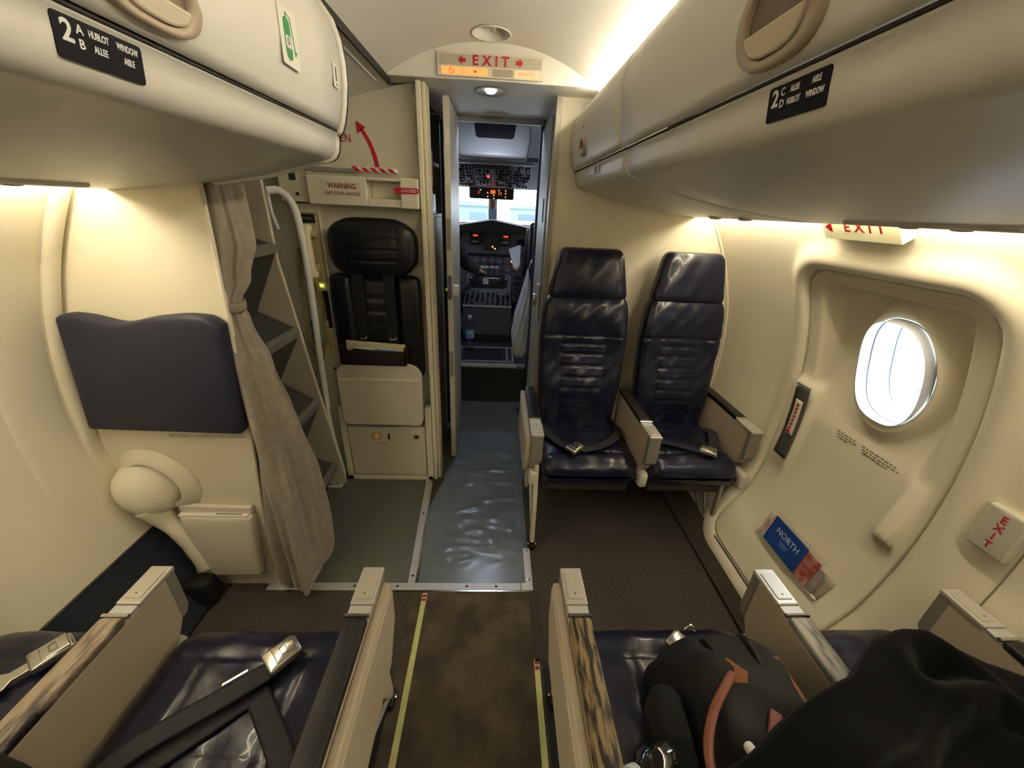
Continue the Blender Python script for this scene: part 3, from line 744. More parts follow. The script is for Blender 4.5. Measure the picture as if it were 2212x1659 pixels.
ex = thing('exit_sign', 'small cream EXIT box sign on the wall above the emergency exit', 'exit sign', (0, 0, 0))
cxs = on_wall(1.082, s_of(1.428), 0.028); tn = math.atan2(cxs.z-CZ, cxs.x)
fx = frame(cxs, (0, -1, 0), (-math.sin(tn), 0, math.cos(tn)))
plate(rrect(0.245, 0.078, 0.004), fx @ Matrix.Translation((0, 0, -0.028)), 0.030).build('box', mat('sign box ivory', 'ece3b8', 0.4, emit=0.25, ecol='efe4b0'), ex, bevel=0.003)
text('E X I T', 'lettering', M_red, fx @ Matrix.Translation((0.02, 0.002, 0.0027)), 0.042, ex, bold=0.0003, sx=1.05)
plate([(-0.012, 0.0), (0.012, 0.016), (0.012, -0.016)], fx @ Matrix.Translation((-0.098, 0.0, 0.0022)), 0.0008).build('red_arrow', M_red, ex)

ev = thing('exit_sign', 'grey box sign on the wall with stacked red letters E X I T', 'exit sign', (0, 0, 0))
fv = frame(on_wall(0.638, 0.060, 0.0), (0, -1, 0), (0, 0, 1))
plate(rrect(0.078, 0.118, 0.004), fv, 0.022).build('box', mat('sign box grey', 'c0bba8', 0.4), ev, bevel=0.005)
plate(rrect(0.066, 0.106, 0.003), fv @ Matrix.Translation((0, 0, 0.0215)), 0.001).build('letter_panel', mat('sign face grey', 'b5b19f', 0.45), ev)
for k, ch in enumerate('EXIT'):
    text(ch, 'lettering', M_red, fv @ Matrix.Translation((0, 0.036-0.024*k, 0.0232)), 0.026, ev, bold=0.0002)

# ================================================================== left partition fittings
pd = thing('headrest_pad', 'large navy vinyl pad fixed to the cream partition', 'pad', (-0.96, 1.105, 0.73))
def pad_fn(v):
    u = v.x/0.225; w = (v.z)/0.18
    xr = 0.225*u
    x = -0.96+xr*1.0
    left = -1.160-0.050*(0.5-w*0.5); right = -0.728-0.022*(0.5-w*0.5)
    x = left+(right-left)*(u+1)/2
    zt = 1.105-0.022*math.exp(-((u+0.25)/0.32)**2)+0.008*math.exp(-((u-0.62)/0.3)**2)-0.02*max(0, (abs(u)-0.86))/0.14*(1 if u > 0 else 0.3)
    zb = 0.735-0.004*u
    z = zb+(zt-zb)*(w+1)/2
    return Vector((x+0.96, v.y-0.012*(1-u*u)*(1-w*w), z-0.73))
MB().rbox((0.45, 0.050, 0.36), 0.014, (28, 8, 24), pad_fn, at=(0, -0.022, 0)).build('cushion', M_navymat, pd, smooth=True)
MB().b2((-0.20, -0.004, 0.02), (0.20, 0.004, 0.32)).build('backing_board', M_blackp, pd)

pk_ = thing('literature_pocket', 'cream leather pocket low on the partition beside the curtain', 'pocket', (-0.945, 1.108, 0.08))
def pk_fn(v):
    w = (v.z+0.148)/0.296; u = v.x/0.125
    sh = 0.018*(w-0.5)
    bul = 0.012*(1-u*u)*(1-(2*w-1)**2)
    return Vector((v.x*(0.96+0.05*w)+sh, v.y-(bul if v.y < 0 else 0)-0.018*(1-w)*(1 if v.y < 0 else 0)*0.3, v.z))
MB().rbox((0.252, 0.040, 0.292), 0.016, (16, 6, 16), pk_fn, at=(0.0, -0.019, 0.155)).build('pouch', mat('cream vinyl', 'd8d0bd', 0.5, bump=0.15, bscale=220), pk_, smooth=True)
MB().b2((-0.118, -0.034, 0.296), (0.122, -0.004, 0.305)).build('opening', mat('pocket lining', 'efe9d8', 0.5), pk_, bevel=0.002)
MB().rbox((0.25, 0.020, 0.034), 0.006, (10, 6, 6), lambda v: Vector((v.x, v.y, v.z+0.003*math.sin(v.x*90))), at=(0.006, -0.010, 0.316)).build('flap', mat('clear pocket flap', 'ddd6c4', 0.2, coat=0.5), pk_, smooth=True)
MB().b2((-0.10, -0.03, 0.300), (0.10, -0.024, 0.306)).build('paper_edge', M_whitep, pk_)
MB().b2((0.01, -0.028, 0.303), (0.10, -0.026, 0.308)).build('dark_paper_edge', mat('dark paper', '5a4a40', 0.7), pk_)

dc_ = thing('pipe_cover', 'cream moulded bulge in the corner of the left wall and partition', 'pipe cover', (-1.16, 1.09, 0.15))
def dome(u, v):
    a = 2*math.pi*u; e = v*math.pi/2
    x = 0.085*math.cos(a)*math.sin(e); z = 0.092*math.sin(a)*math.sin(e); h = 0.085*math.cos(e)**0.9
    z -= 0.03*math.cos(a)*math.sin(e)
    # grows out of the partition towards the cabin, leaning to the wall
    return (0.030+x-0.035*h/0.10, -h+0.015, 0.345+z-0.02*h/0.10)
MB().grid(dome, 40, 14, closeu=True).build('bulge', M_wall, dc_, smooth=True)
def flange(u, v):
    a = 2*math.pi*u; r = 0.7+0.45*v
    x = 0.105*math.cos(a)*r; z = 0.105*math.sin(a)*r; z -= 0.03*math.cos(a)
    return (0.060+x, -0.008+0.026*v*v, 0.365+z)
MB().grid(flange, 40, 6, closeu=True).build('flange', M_wall, dc_, smooth=True)
MB().tube(curve([(0.020, -0.012, 0.275), (0.050, -0.012, 0.21), (0.085, -0.016, 0.15), (0.115, -0.014, 0.06), (0.13, -0.012, -0.02)], 6), [0.050, 0.048, 0.045, 0.042, 0.039, 0.036, 0.034, 0.032, 0.030, 0.029, 0.028, 0.028, 0.028, 0.027, 0.027, 0.027, 0.028, 0.03, 0.03, 0.03, 0.03, 0.03, 0.03, 0.03, 0.03], 14).build('pipe_sleeve', M_wall, dc_, smooth=True)
MB().rbox((0.10, 0.07, 0.12), 0.02, (6, 6, 6), None, at=(0.12, -0.06, -0.09)).build('end_boot', M_rubber, dc_, smooth=True)

# ================================================================== curtain
cu = thing('curtain', 'taupe curtain gathered and tied back beside the folding stair', 'curtain', (-0.72, 1.18, 0.02))
CP = [(1.46, -0.722, 1.19, 0.050, 0.055), (1.30, -0.720, 1.19, 0.048, 0.055), (1.20, -0.735, 1.185, 0.036, 0.048), (1.125, -0.752, 1.17, 0.024, 0.040), (1.06, -0.752, 1.175, 0.030, 0.050), (0.90, -0.738, 1.18, 0.048, 0.075),
      (0.70, -0.722, 1.185, 0.062, 0.095), (0.45, -0.712, 1.18, 0.070, 0.115), (0.22, -0.708, 1.175, 0.072, 0.130), (0.08, -0.705, 1.17, 0.070, 0.132), (0.035, -0.705, 1.17, 0.055, 0.115)]
def cint(z):
    for a, b in zip(CP, CP[1:]):
        if b[0] <= z <= a[0]:
            t = (a[0]-z)/(a[0]-b[0]); t = t*t*(3-2*t); return [p+(q-p)*t for p, q in zip(a, b)]
    return CP[-1]
def cur(u, v):
    z = 1.46-(1.46-0.036)*v; c = cint(z); a = 2*math.pi*u
    f = 1+0.20*math.sin(4*a+1.2*math.sin(v*5)+0.5)*(0.35 if abs(z-1.125) < 0.03 else 1)+0.10*math.sin(9*a+v*4)+0.04*math.sin(15*a-v*9)
    zz = z+0.035*math.cos(a-2.2)*smoothstep(0.5, 0.04, z)-0.0
    return (c[1]+c[3]*f*math.cos(a)+0.72, c[2]+c[4]*f*math.sin(a)-1.18, max(0.0, zz-0.02))
cc = MB().grid(cur, 96, 90, closeu=True)
cc.add([cur(k/96, 1) for k in range(96)], [tuple(range(96))])
cc.build('drape', M_curtain, cu, smooth=True)
MB().tube([Vector((-0.752+0.72+0.030*math.cos(a*math.pi/12), 1.17-1.18+0.046*math.sin(a*math.pi/12), 1.105-0.010*math.cos(a*math.pi/12))) for a in range(24)], 0.01, 8, closed=True, flat=(0.004, 0.016)).build('tie_band', mat('curtain band', '8a806f', 0.9), cu, smooth=True)

# ================================================================== folding stair (closed entry door)
st = thing('folding_stair', 'folded entry stair with dark grey rubber treads on the closed door', 'stairs', (-0.95, 1.43, 0))
nos = [(-0.773, 0.157), (-0.805, 0.529), (-0.834, 0.888), (-0.861, 1.241), (-0.885, 1.56)]
inn = [(-0.943, 0.225), (-0.966, 0.630), (-0.996, 0.966), (-1.005, 1.285)]
YA, YB = -0.12, 0.255
def loc(x, z): return (x+0.95, z)
back = [(-1.30+0.95, z) for z in (0.0,)]
for k in range(4):
    (nx, nz_), (ix, iz), (mx_, mz) = nos[k], inn[k], nos[k+1]
    a = loc(nx, nz_); b = loc(ix, iz); c = loc(mx_-0.008, mz-0.03)
    tr = MB().prism([a, b, (b[0]-0.012, b[1]-0.02), (a[0]-0.004, a[1]-0.030)], 'y', YA, YB).build('tread', M_stairg, st, bevel=0.003)
    d = Vector((b[0]-a[0], b[1]-a[1])).normalized()
    MB().prism([(a[0]+0.003, a[1]+0.002), (a[0]+d.x*0.022, a[1]+d.y*0.022+0.003), (a[0]+d.x*0.020-0.006, a[1]+d.y*0.02-0.030), (a[0]-0.003, a[1]-0.034)], 'y', YA, YB+0.001).build('nosing', M_stairnose, tr, bevel=0.004)
    if k < 3: MB().prism([b, c, (c[0]-0.012, c[1]), (b[0]-0.012, b[1])], 'y', YA, YB).build('riser', mat('stair riser', '3a3c38', 0.6), st, bevel=0.002)
MB().prism([loc(-0.94, 0.0), loc(-0.775, 0.13), loc(-0.787, 0.13), loc(-0.952, 0.0)], 'y', YA, YB).build('riser', MATS['stair riser'], st)
top = MB().prism([loc(-1.005, 1.285), loc(-0.95, 1.56), loc(-0.965, 1.56), loc(-1.02, 1.285)], 'y', YA, YB).build('top_panel', mat('stair top panel', '6a6459', 0.6), st, bevel=0.002)
for y in (0.06, 0.13): MB().tube([(0.015, y, 1.37), (0.035, y+0.005, 1.38), (0.052, y+0.005, 1.47), (0.04, y, 1.48)], 0.005, 8).build('grab_bar', M_alu, top, smooth=True)
MB().box((-0.030+0.0, 0.12, 1.335), (0.004, 0.16, 0.026), Matrix.Rotation(R(11), 3, 'Y')).build('label_strip', mat('label strip', 'cfcac2', 0.5), top)
# side stringer and door lining behind the steps
stp = [(-0.877, 1.56), (-0.874, 1.184), (-0.837, 0.865), (-0.803, 0.564), (-0.755, 0.18), (-0.745, 0.03)]
MB().prism([loc(*p) for p in stp]+[loc(-1.15, 0.03), loc(-1.22, 0.6), loc(-1.22, 1.0), loc(-1.05, 1.42), loc(-0.97, 1.56)], 'y', YB+0.005, YB+0.020).build('stringer', mat('stringer cream', 'b5ab96', 0.5), st, bevel=0.002)
MB().tube([Vector((loc(*p)[0], YB+0.012, loc(*p)[1])) for p in stp], 0.006, 8).build('stringer_edge', M_cream, st, smooth=True)
MB().grid(lambda u, v: (-(CR-0.0)*math.cos((s_of(0.02)+v*1.45)/CR)+0.95, -0.285+u*0.70, CZ+CR*math.sin((s_of(0.02)+v*1.45)/CR)), 4, 30).build('door_skin', M_stairg, st, smooth=True)
# handrail
hr = thing('handrail', 'white tubular handrail on the folding stair by the handset', 'handrail', (-0.80, 1.735, 0))
rp = curve([(-0.065, -0.035, 1.440), (-0.030, -0.01, 1.442), (0.005, 0, 1.405), (0.022, 0, 1.33), (0.026, 0, 1.15), (0.014, 0, 0.75), (0.008, 0, 0.47)], 8)
MB().tube(rp, 0.0145, 14).build('rail', M_white, hr, smooth=True)
MB().tube(curve([(0.008, 0, 0.48), (0.012, 0, 0.30), (0.030, -0.002, 0.13), (0.036, -0.006, 0.045), (0.010, -0.012, 0.012), (-0.03, -0.012, 0.010)], 8), 0.010, 12, flat=(0.016, 0.006), up=(1, 0, 0)).build('strut', M_white, hr, smooth=True)
MB().tube([Vector(p) for p in ((-0.066, -0.03, 1.44), (-0.066, -0.025, 1.36), (-0.055, -0.02, 1.30))], 0.007, 8).build('bracket', M_white, hr, smooth=True)
MB().b2((-0.045, -0.045, 0.001), (0.03, 0.015, 0.008)).build('foot_plate', M_white, hr, bevel=0.002)
MB().box((-0.03, 0.0, 0.10), (0.03, 0.004, 0.11), Matrix.Rotation(R(-14), 3, 'Y')).build('yellow_label', mat('yellow label', 'b7ad3e', 0.5), hr)

# ================================================================== forward left bulkhead fittings
hcol = thing('interphone', 'cream wall handset with coiled cord beside the white handrail', 'telephone', (-0.775, 1.848, 0.70))
MB().prism([(-0.058, -0.698), (0.012, -0.698), (0.012, -0.23), (0.052, -0.16), (0.052, 0.70), (-0.058, 0.70)], 'y', -0.030, 0.0).build('mounting_post', M_cream, hcol, bevel=0.003)
MB().rbox((0.086, 0.03, 0.29), 0.008, (8, 6, 12), None, at=(0.002, -0.038, 0.52)).build('cradle', mat('cradle shade', '9c9068', 0.5), hcol, smooth=True)
MB().b2((-0.036, -0.0555, 0.625), (0.038, -0.052, 0.660)).build('name_plate', M_blackp, hcol, bevel=0.001)
text('SERVICE', 'lettering', M_grey, frame((0.001, -0.0562, 0.643), (1, 0, 0), (0, 0, 1)), 0.013, hcol)
hs = MB()
def hs_fn(v):
    w = v.z/0.11; end = smoothstep(0.55, 0.85, abs(w))
    return Vector((v.x*(0.80+0.25*end), (v.y-0.006*(1-end)) if v.y < 0 else v.y-(0.008*(1-end)), v.z))
MB().rbox((0.058, 0.036, 0.225), 0.015, (8, 8, 24), hs_fn, at=(-0.003, -0.072, 0.510)).build('handset', mat('handset ivory', 'e2dab2', 0.4), hcol, smooth=True)
for z in (0.585, 0.44): MB().cyl((0.02, -0.062, z), (0.036, -0.062, z), 0.020, 16).build('ear_piece', mat('handset shade', 'b9ae7c', 0.5), hcol, bevel=0.003)
pth = []
cp = curve([(-0.002, -0.070, 0.405), (0.012, -0.062, 0.34), (0.018, -0.066, 0.22), (0.010, -0.072, 0.10), (-0.028, -0.078, 0.03), (-0.062, -0.078, 0.10), (-0.070, -0.066, 0.25), (-0.066, -0.05, 0.42), (-0.06, -0.030, 0.52)], 150)
for i, p in enumerate(cp):
    a = i*0.62; pth.append(p+Vector((0.0085*math.cos(a), 0.0085*math.sin(a), 0)))
MB().tube(pth, 0.0024, 5).build('coiled_cord', mat('cord khaki', 'a8985c', 0.5), hcol, smooth=True)
MB().b2((-0.012, -0.046, 0.345), (0.040, -0.030, 0.385)).build('lamp_holder', M_yel, hcol, bevel=0.003)
MB().rbox((0.022, 0.012, 0.013), 0.005, (4, 4, 4), None, at=(0.018, -0.047, 0.362)).build('indicator_lamp', mat('yellow-green lamp', 'dfe86a', 0.4, emit=1.6, ecol='dfe85a'), hcol, smooth=True)
MB().b2((-0.004, -0.034, 0.16), (0.036, -0.0295, 0.335)).build('black_recess', M_blackp, hcol)
MB().b2((0.004, -0.042, 0.165), (0.018, -0.034, 0.195)).build('toggle', M_white, hcol, bevel=0.001)
MB().b2((-0.066, -0.033, 0.0), (-0.030, -0.0295, 0.19)).build('black_recess', M_blackp, hcol)
lbx = MB().b2((-0.012, -0.040, 0.02), (0.036, -0.0295, 0.145)).build('switch_box', M_yel, hcol, bevel=0.003)
text('PHONE', 'lettering', M_red, frame((0.012, -0.0405, 0.085), (0, 0, -1), (1, 0, 0)), 0.014, lbx)
MB().lathe([(0, -0.0), (0.005, 0.0), (0.006, 0.003)], (0.016, -0.034, -0.05), 10, Matrix.Rotation(R(90), 3, 'X')).build('screw', M_blackp, hcol)
ub = thing('door_control_box', 'cream box with a dark slot above the handset', 'control box', (-0.785, 1.846, 1.405))
MB().b2((-0.075, -0.055, 0.0), (0.042, 0.0, 0.155)).build('box', M_cream, ub, bevel=0.004)
MB().b2((-0.028, -0.0565, 0.080), (-0.002, -0.0545, 0.145)).build('slot', M_greyd, ub)
MB().lathe([(0, 0.0), (0.006, 0.0), (0.0065, 0.003)], (-0.002, -0.058, 0.03), 12, Matrix.Rotation(R(90), 3, 'X')).build('keyhole', M_blackp, ub)

wpn = thing('door_handle_housing', 'cream housing reading WARNING EXIT DOOR HANDLE above the attendant seat', 'handle housing', (-0.512, 1.849, 1.40))
# body with a real hollow on the right: built as a frame of boxes
MB().b2((-0.222, -0.088, 0.0), (0.014, 0.0, 0.108)).build('body', M_cream, wpn, bevel=0.005)
for lo, hi in (((0.014, -0.088, 0.0), (0.176, 0.0, 0.030)), ((0.014, -0.088, 0.096), (0.176, 0.0, 0.108)), ((0.148, -0.088, 0.030), (0.176, 0.0, 0.096)), ((0.014, -0.02, 0.030), (0.148, 0.0, 0.096))):
    MB().b2(lo, hi).build('recess_frame', M_cream, wpn, bevel=0.003)
MB().b2((0.150, -0.096, -0.002), (0.222, 0.0, 0.110)).build('right_block', M_cream, wpn, bevel=0.005)
fw = frame((-0.085, -0.0885, 0.056), (1, 0, 0), (0, 0, 1))
lp = plate(rrect(0.155, 0.062, 0.004), fw, 0.0008).build('warning_label', mat('label cream', 'd9d2bb', 0.4), wpn)
text('WARNING', 'lettering', M_dred, fw @ Matrix.Translation((0.002, 0.014, 0.001)), 0.027, lp, 0.0003, bold=0.0006, sx=0.86)
text('EXIT DOOR HANDLE', 'lettering', mat('brown print', '6a3a30', 0.5), fw @ Matrix.Translation((0.002, -0.013, 0.001)), 0.0175, lp, 0.0003, bold=0.0003, sx=0.82)
fl2 = frame((0.176, -0.0968, 0.064), (1, 0, 0), (0, 0, 1))
rl = plate(rrect(0.098, 0.022, 0.009), fl2, 0.001).build('locked_label', M_red, wpn)
text('LOCKED', 'lettering', M_whitep, fl2 @ Matrix.Translation((0.010, 0, 0.0012)), 0.016, rl, 0.0002)

dh = thing('release_lever', 'red and white striped door handle lever above the WARNING housing', 'door handle', (-0.72, 1.775, 1.515))
MB().box((0.085, 0, 0.012), (0.21, 0.022, 0.018)).build('lever', M_grey, dh, bevel=0.004)
gp = MB().rbox((0.172, 0.026, 0.022), 0.011, (16, 8, 8), None, at=(0.265, 0, 0.018)).build('grip', mat('handle white', 'ddd8c8', 0.4), dh, smooth=True)
for k in range(5):
    x0 = 0.190+0.034*k
    def band(u, v):
        a = 2*math.pi*u; return (x0+0.019*(v-0.5)-0.013*math.sin(a), 0.0134*math.cos(a)*1.0, 0.018+0.0114*math.sin(a))
    MB().grid(band, 24, 3, closeu=True).build('red_stripe', M_red, gp, smooth=True)
od = thing('open_arrow_decal', 'curved red arrow with OPEN lettering on the bulkhead over the handle', 'decal', (-0.5, 1.8485, 1.62))
AR = [(0.030, -0.075), (0.022, -0.03), (0.004, 0.02), (-0.022, 0.062)]
ap = [(p.x, p.y) for p in curve([(x, z, 0) for x, z in AR], 6)]
vs = []
for i, (x, z) in enumerate(ap):
    a, b = ap[max(0, i-1)], ap[min(len(ap)-1, i+1)]; t = Vector((b[0]-a[0], b[1]-a[1])).normalized(); w = 0.009-0.0025*i/len(ap)
    vs += [(x-t.y*w, 0, z+t.x*w), (x+t.y*w, 0, z-t.x*w)]
MB().add(vs, [(2*i, 2*i+1, 2*i+3, 2*i+2) for i in range(len(ap)-1)]).build('arrow_shaft', M_red, od, solid=0.0008)
MB().add([(-0.040, 0, 0.090), (-0.040, 0, 0.045), (-0.004, 0, 0.068)], [(0, 1, 2)]).build('arrow_head', M_red, od, solid=0.0008)
text('OPEN', 'lettering', M_red, frame((-0.112, -0.0006, 0.027), (1, 0, 0), (0, 0, 1)), 0.040, od, 0.0003, sx=0.9)

# ================================================================== attendant jump seat
js = thing('jump_seat', 'folded cabin attendant seat of black leather with cream base', 'jump seat', (-0.515, 1.85, 0))
def hrf(v):
    u = v.x/0.19; w = v.z/0.125
    q = 1-0.22*abs(w)**4-0.06*max(0, -w)**2; v = Vector((v.x, v.y, v.z*(1-0.16*abs(u)**4)))
    y = v.y-(0.020*(1-u*u)*(1-w*w) if v.y < 0 else 0)
    if v.y < 0:
        for gz in (0.045, 0.0, -0.045): y += 0.004*g(v.z-gz, 0.004)*smoothstep(0.115, 0.105, abs(v.x))
        for gx in (-0.11, 0.11): y += 0.004*g(v.x-gx, 0.004)
    return Vector((v.x*q, y, v.z))
MB().rbox((0.385, 0.090, 0.250), 0.044, (40, 10, 36), hrf, at=(0.013, -0.055, 1.232)).build('headrest', M_black, js, smooth=True)
def jbf(v):
    y = v.y
    if v.y < 0:
        y -= 0.014*(1-(v.z/0.25)**2)
        y += 0.020*smoothstep(0.115, 0.095, abs(v.x))
        for gx in (-0.105, 0.105): y += 0.006*g(v.x-gx, 0.004)
        for gz in (0.15, 0.09, 0.03, -0.03): y += 0.005*g(v.z-gz, 0.004)*smoothstep(0.10, 0.095, abs(v.x))
    return Vector((v.x, y, v.z))
MB().rbox((0.405, 0.085, 0.50), 0.035, (44, 8, 44), jbf, at=(0.005, -0.050, 0.872)).build('backrest', M_black, js, smooth=True)
for x in (-0.062, 0.075):
    MB().b2((x-0.024, -0.098, 0.80), (x+0.024, -0.093, 1.13)).build('shoulder_strap', mat('black webbing', '0d0d10', 0.7, bump=0.3, bscale=900), js, bevel=0.001)
    MB().tube([Vector((x-0.016, -0.10, 0.85)), Vector((x-0.012, -0.108, 0.835)), Vector((x+0.012, -0.108, 0.835)), Vector((x+0.016, -0.10, 0.85))], 0.003, 8).build('strap_ring', M_chrome, js, smooth=True)
# seat pan folded up
def pan_poly(): 
    P = []; w, z0, z1, r = 0.199, 0.385, 0.722, 0.085
    P += [(-w, z0+0.03), (-w+0.014, z0), (w-0.014, z0), (w, z0+0.03)]
    for i in range(9):
        a = math.pi/2*i/8; P.append((w+0.004-r+r*math.cos(a), z1-r*0.75+r*0.75*math.sin(a)))
    for i in range(9):
        a = math.pi/2+math.pi/2*i/8; P.append((-w-0.004+r+r*math.cos(a), z1-r*0.75+r*0.75*math.sin(a)))
    return P
sp_ = MB().prism(pan_poly(), 'y', -0.135, -0.112).build('seat_pan', mat('jump seat cream', 'cdc6b0', 0.45), js, bevel=0.005)
MB().b2((-0.196, -0.139, 0.628), (0.196, -0.131, 0.644)).build('seat_pan_rib', M_cream, sp_, bevel=0.003)
MB().rbox((0.37, 0.045, 0.30), 0.02, (8, 6, 8), None, at=(0, -0.092, 0.565)).build('folded_cushion', M_black, js, smooth=True)
# base cabinet
bs = MB()
bs.b2((-0.245, -0.085, 0.0), (-0.212, 0.0, 0.46)); bs.b2((0.196, -0.085, 0.0), (0.228, 0.0, 0.46)); bs.b2((-0.245, -0.085, 0.0), (0.228, 0.0, 0.030)); bs.b2((-0.212, -0.04, 0.03), (0.196, 0.0, 0.37))
bo = bs.build('base', M_cream, js, bevel=0.004)
dp = MB().b2((-0.208, -0.088, 0.036), (0.192, -0.045, 0.345)).build('stowage_door', mat('stowage cream', 'd0c9b4', 0.45), js, bevel=0.005)
MB().tube([Vector((x, -0.060, 0.365)) for x in (-0.215, 0.2)], 0.006, 8).build('hinge', M_greyd, js, smooth=True)
fj = frame((-0.060, -0.0885, 0.289), (1, 0, 0), (0, 0, 1))
ic = plate(rrect(0.044, 0.042, 0.002), fj, 0.0006).build('life_vest_decal', mat('amber decal', 'c98f2a', 0.5), dp)
vest = [(-0.004, 0.016), (-0.013, 0.010), (-0.014, -0.004), (-0.006, -0.008), (-0.006, -0.018), (0.006, -0.018), (0.006, -0.008), (0.014, -0.004), (0.013, 0.010), (0.004, 0.016)]
plate(vest, fj @ Matrix.Translation((0, 0, 0.0007)), 0.0003).build('vest_mark', mat('vest cream', 'eadfb8', 0.5), ic)
plate([(-0.004, 0.018), (0.004, 0.018), (0.004, 0.004), (0.007, -0.014), (0.009, -0.018), (-0.009, -0.018), (-0.007, -0.014), (-0.004, 0.004)], fj @ Matrix.Translation((0.063, 0, 0)), 0.0006).build('torch_decal', M_blackp, dp)
text('life vest', 'lettering', M_grey, fj @ Matrix.Translation((0.025, -0.045, 0)), 0.016, dp)
MB().lathe([(0.016, 0.0), (0.016, 0.002), (0.012, 0.003), (0.0115, -0.003), (0, -0.003)], (0.148, -0.0885, 0.288), 20, Matrix.Rotation(R(90), 3, 'X')).build('lock', M_chrome, dp, smooth=True)
MB().cyl((0.148, -0.090, 0.288), (0.148, -0.086, 0.288), 0.009, 12).build('lock_hole', M_blackp, dp)
plate(rrect(0.056, 0.016, 0.002), frame((0.15, -0.0885, 0.322), (1, 0, 0), (0, 0, 1)), 0.0008).build('tab', M_cream, dp)

# tray of papers standing on the folded seat
tr = thing('document_tray', 'dark box of papers wedged on top of the folded jump seat', 'document box', (-0.515, 1.700, 0.7225))
bx = MB()
for lo, hi in (((-0.155, -0.010, 0.0), (0.140, 0.0, 0.070)), ((-0.155, -0.010, 0.0), (-0.147, 0.045, 0.095)), ((0.132, -0.010, 0.0), (0.140, 0.045, 0.085)), ((-0.155, -0.010, 0.0), (0.140, 0.045, 0.006)), ((-0.155, 0.040, 0.0), (0.140, 0.045, 0.075))):
    bx.b2(lo, hi)
bx.build('tray', mat('dark brown box', '241c1a', 0.5), tr, bevel=0.002)
bk = thing('booklet', 'cream booklet standing at the back of the document box', 'booklet', (-0.52, 1.724, 0.7295))
MB().box((0, 0.008, 0.045), (0.27, 0.012, 0.095), Matrix.Rotation(R(3), 3, 'Y')).build('pages', mat('aged paper', 'cfc6a4', 0.7), bk, bevel=0.002)
bk2 = thing('magazine', 'blue magazine with dark cover corner in front of the cream booklet', 'magazine', (-0.50, 1.706, 0.7295))
MB().box((0, 0.0, 0.036), (0.24, 0.006, 0.070), Matrix.Rotation(R(4), 3, 'Y')).build('pages', M_whitep, bk2)
mk = Matrix.Rotation(R(4), 3, 'Y')
MB().box(mk @ Vector((0.045, -0.0035, 0.037)), (0.13, 0.001, 0.064), mk).build('cover_photo', mat('blue cover', '32558f', 0.35, col2='5c86b8', scale=18), bk2)
MB().box(mk @ Vector((-0.07, -0.0035, 0.034)), (0.10, 0.001, 0.058), mk).build('cover_photo', M_blackp, bk2)

# ================================================================== passenger seats
def worn(name, base, under, lo, hi, scale=7, stretch=(6, 1, 1)):
    return mat(name, base, 0.45, col2=under, scale=scale, mix=(lo, hi), stretch=stretch, detail=12, bump=0.15, bscale=300)
PAD_BLACK = mat('armrest black', '141416', 0.22)
PAD_GRAIN = worn('armrest grained', '191815', '3a342a', 0.55, 0.80, 10)
PAD_WORN = worn('armrest worn tan', '17150f', '85704f', 0.42, 0.56, 15)
PAD_SCUFF = worn('armrest scuffed', '1d1b1c', 'a08f7a', 0.40, 0.56, 9)
PAD_SHINY = worn('armrest rubbed silver', '2b2a2a', '9a968f', 0.38, 0.58, 11)
M_webb = mat('grey black webbing', '24242a', 0.65, bump=0.4, bscale=900)
M_buck = mat('buckle metal', 'd2cfc6', 0.22, 0.9)
def armrest(root, x, pad, aisle=0, dv=0.0):
    """one armrest; aisle = +1/-1 when its outer face looks to that side"""
    w = 0.023
    body = [(0.012, 0.590), (0.020, 0.575), (0.020, 0.480), (-0.030, 0.405), (-0.05, 0.395), (-0.44, 0.395), (-0.44, 0.588)]
    ar = MB().prism(body, 'x', x-w, x+w).build('armrest', M_beige, root, bevel=0.006)
    MB().prism([(0.024, 0.594), (0.024, 0.470), (0.012, 0.452), (-0.004, 0.452), (-0.004, 0.594)], 'x', x-w-0.002, x+w+0.002).build('front_cap', mat('front cap grey', '9b958a', 0.35, 0.4), ar, bevel=0.004)
    MB().b2((x-w-0.003, -0.072, 0.588), (x+w+0.003, 0.026, 0.600)).build('ashtray_cap', M_satin, ar, bevel=0.003)
    MB().b2((x-w+0.005, -0.060, 0.5995), (x+w-0.005, 0.010, 0.6025)).build('ashtray_lid', mat('ashtray lid', 'cbc6b8', 0.3, 0.4), ar, bevel=0.002)
    MB().cyl((x, -0.048, 0.6025), (x, -0.048, 0.6032), 0.002, 8).build('lid_screw', M_greyd, ar)
    MB().b2((x-w-0.001, -0.100, 0.590), (x+w+0.001, -0.074, 0.598)).build('hinge_plate', M_alu, ar, bevel=0.002)
    MB().cyl((x-w-0.004, -0.100, 0.600), (x+w+0.004, -0.100, 0.600), 0.0045, 10).build('hinge_pin', M_chrome, ar)
    MB().rbox((0.050, 0.325, 0.022), 0.008, (8, 20, 6), None, at=(x, -0.268, 0.595)).build('pad', pad, ar, smooth=True)
    if aisle:
        s = aisle
        sh = MB().prism([(0.004, 0.575), (0.012, 0.55), (0.006, 0.45), (-0.06, 0.36), (-0.44, 0.34), (-0.44, 0.578)], 'x', x+s*w, x+s*(w+0.022)).build('side_shell', mat('shell cream', 'c2b7a1', 0.4), ar, bevel=0.007)
        for k in range(4):
            MB().b2((x+s*(w+0.001), -0.43, 0.562-0.010*k), (x+s*(w+0.0245-0.002*abs(k-1)), -0.010, 0.568-0.010*k)).build('shell_rib', MATS['shell cream'], ar, bevel=0.0025)
    ar.location.y = dv
    return ar
def belt(root, pts, w=0.046, m=None, n=8):
    P = curve(pts, n)
    return MB().tube(P, 0.02, 8, flat=(w/2, 0.0015)).build('belt', m or M_webb, root, smooth=True)
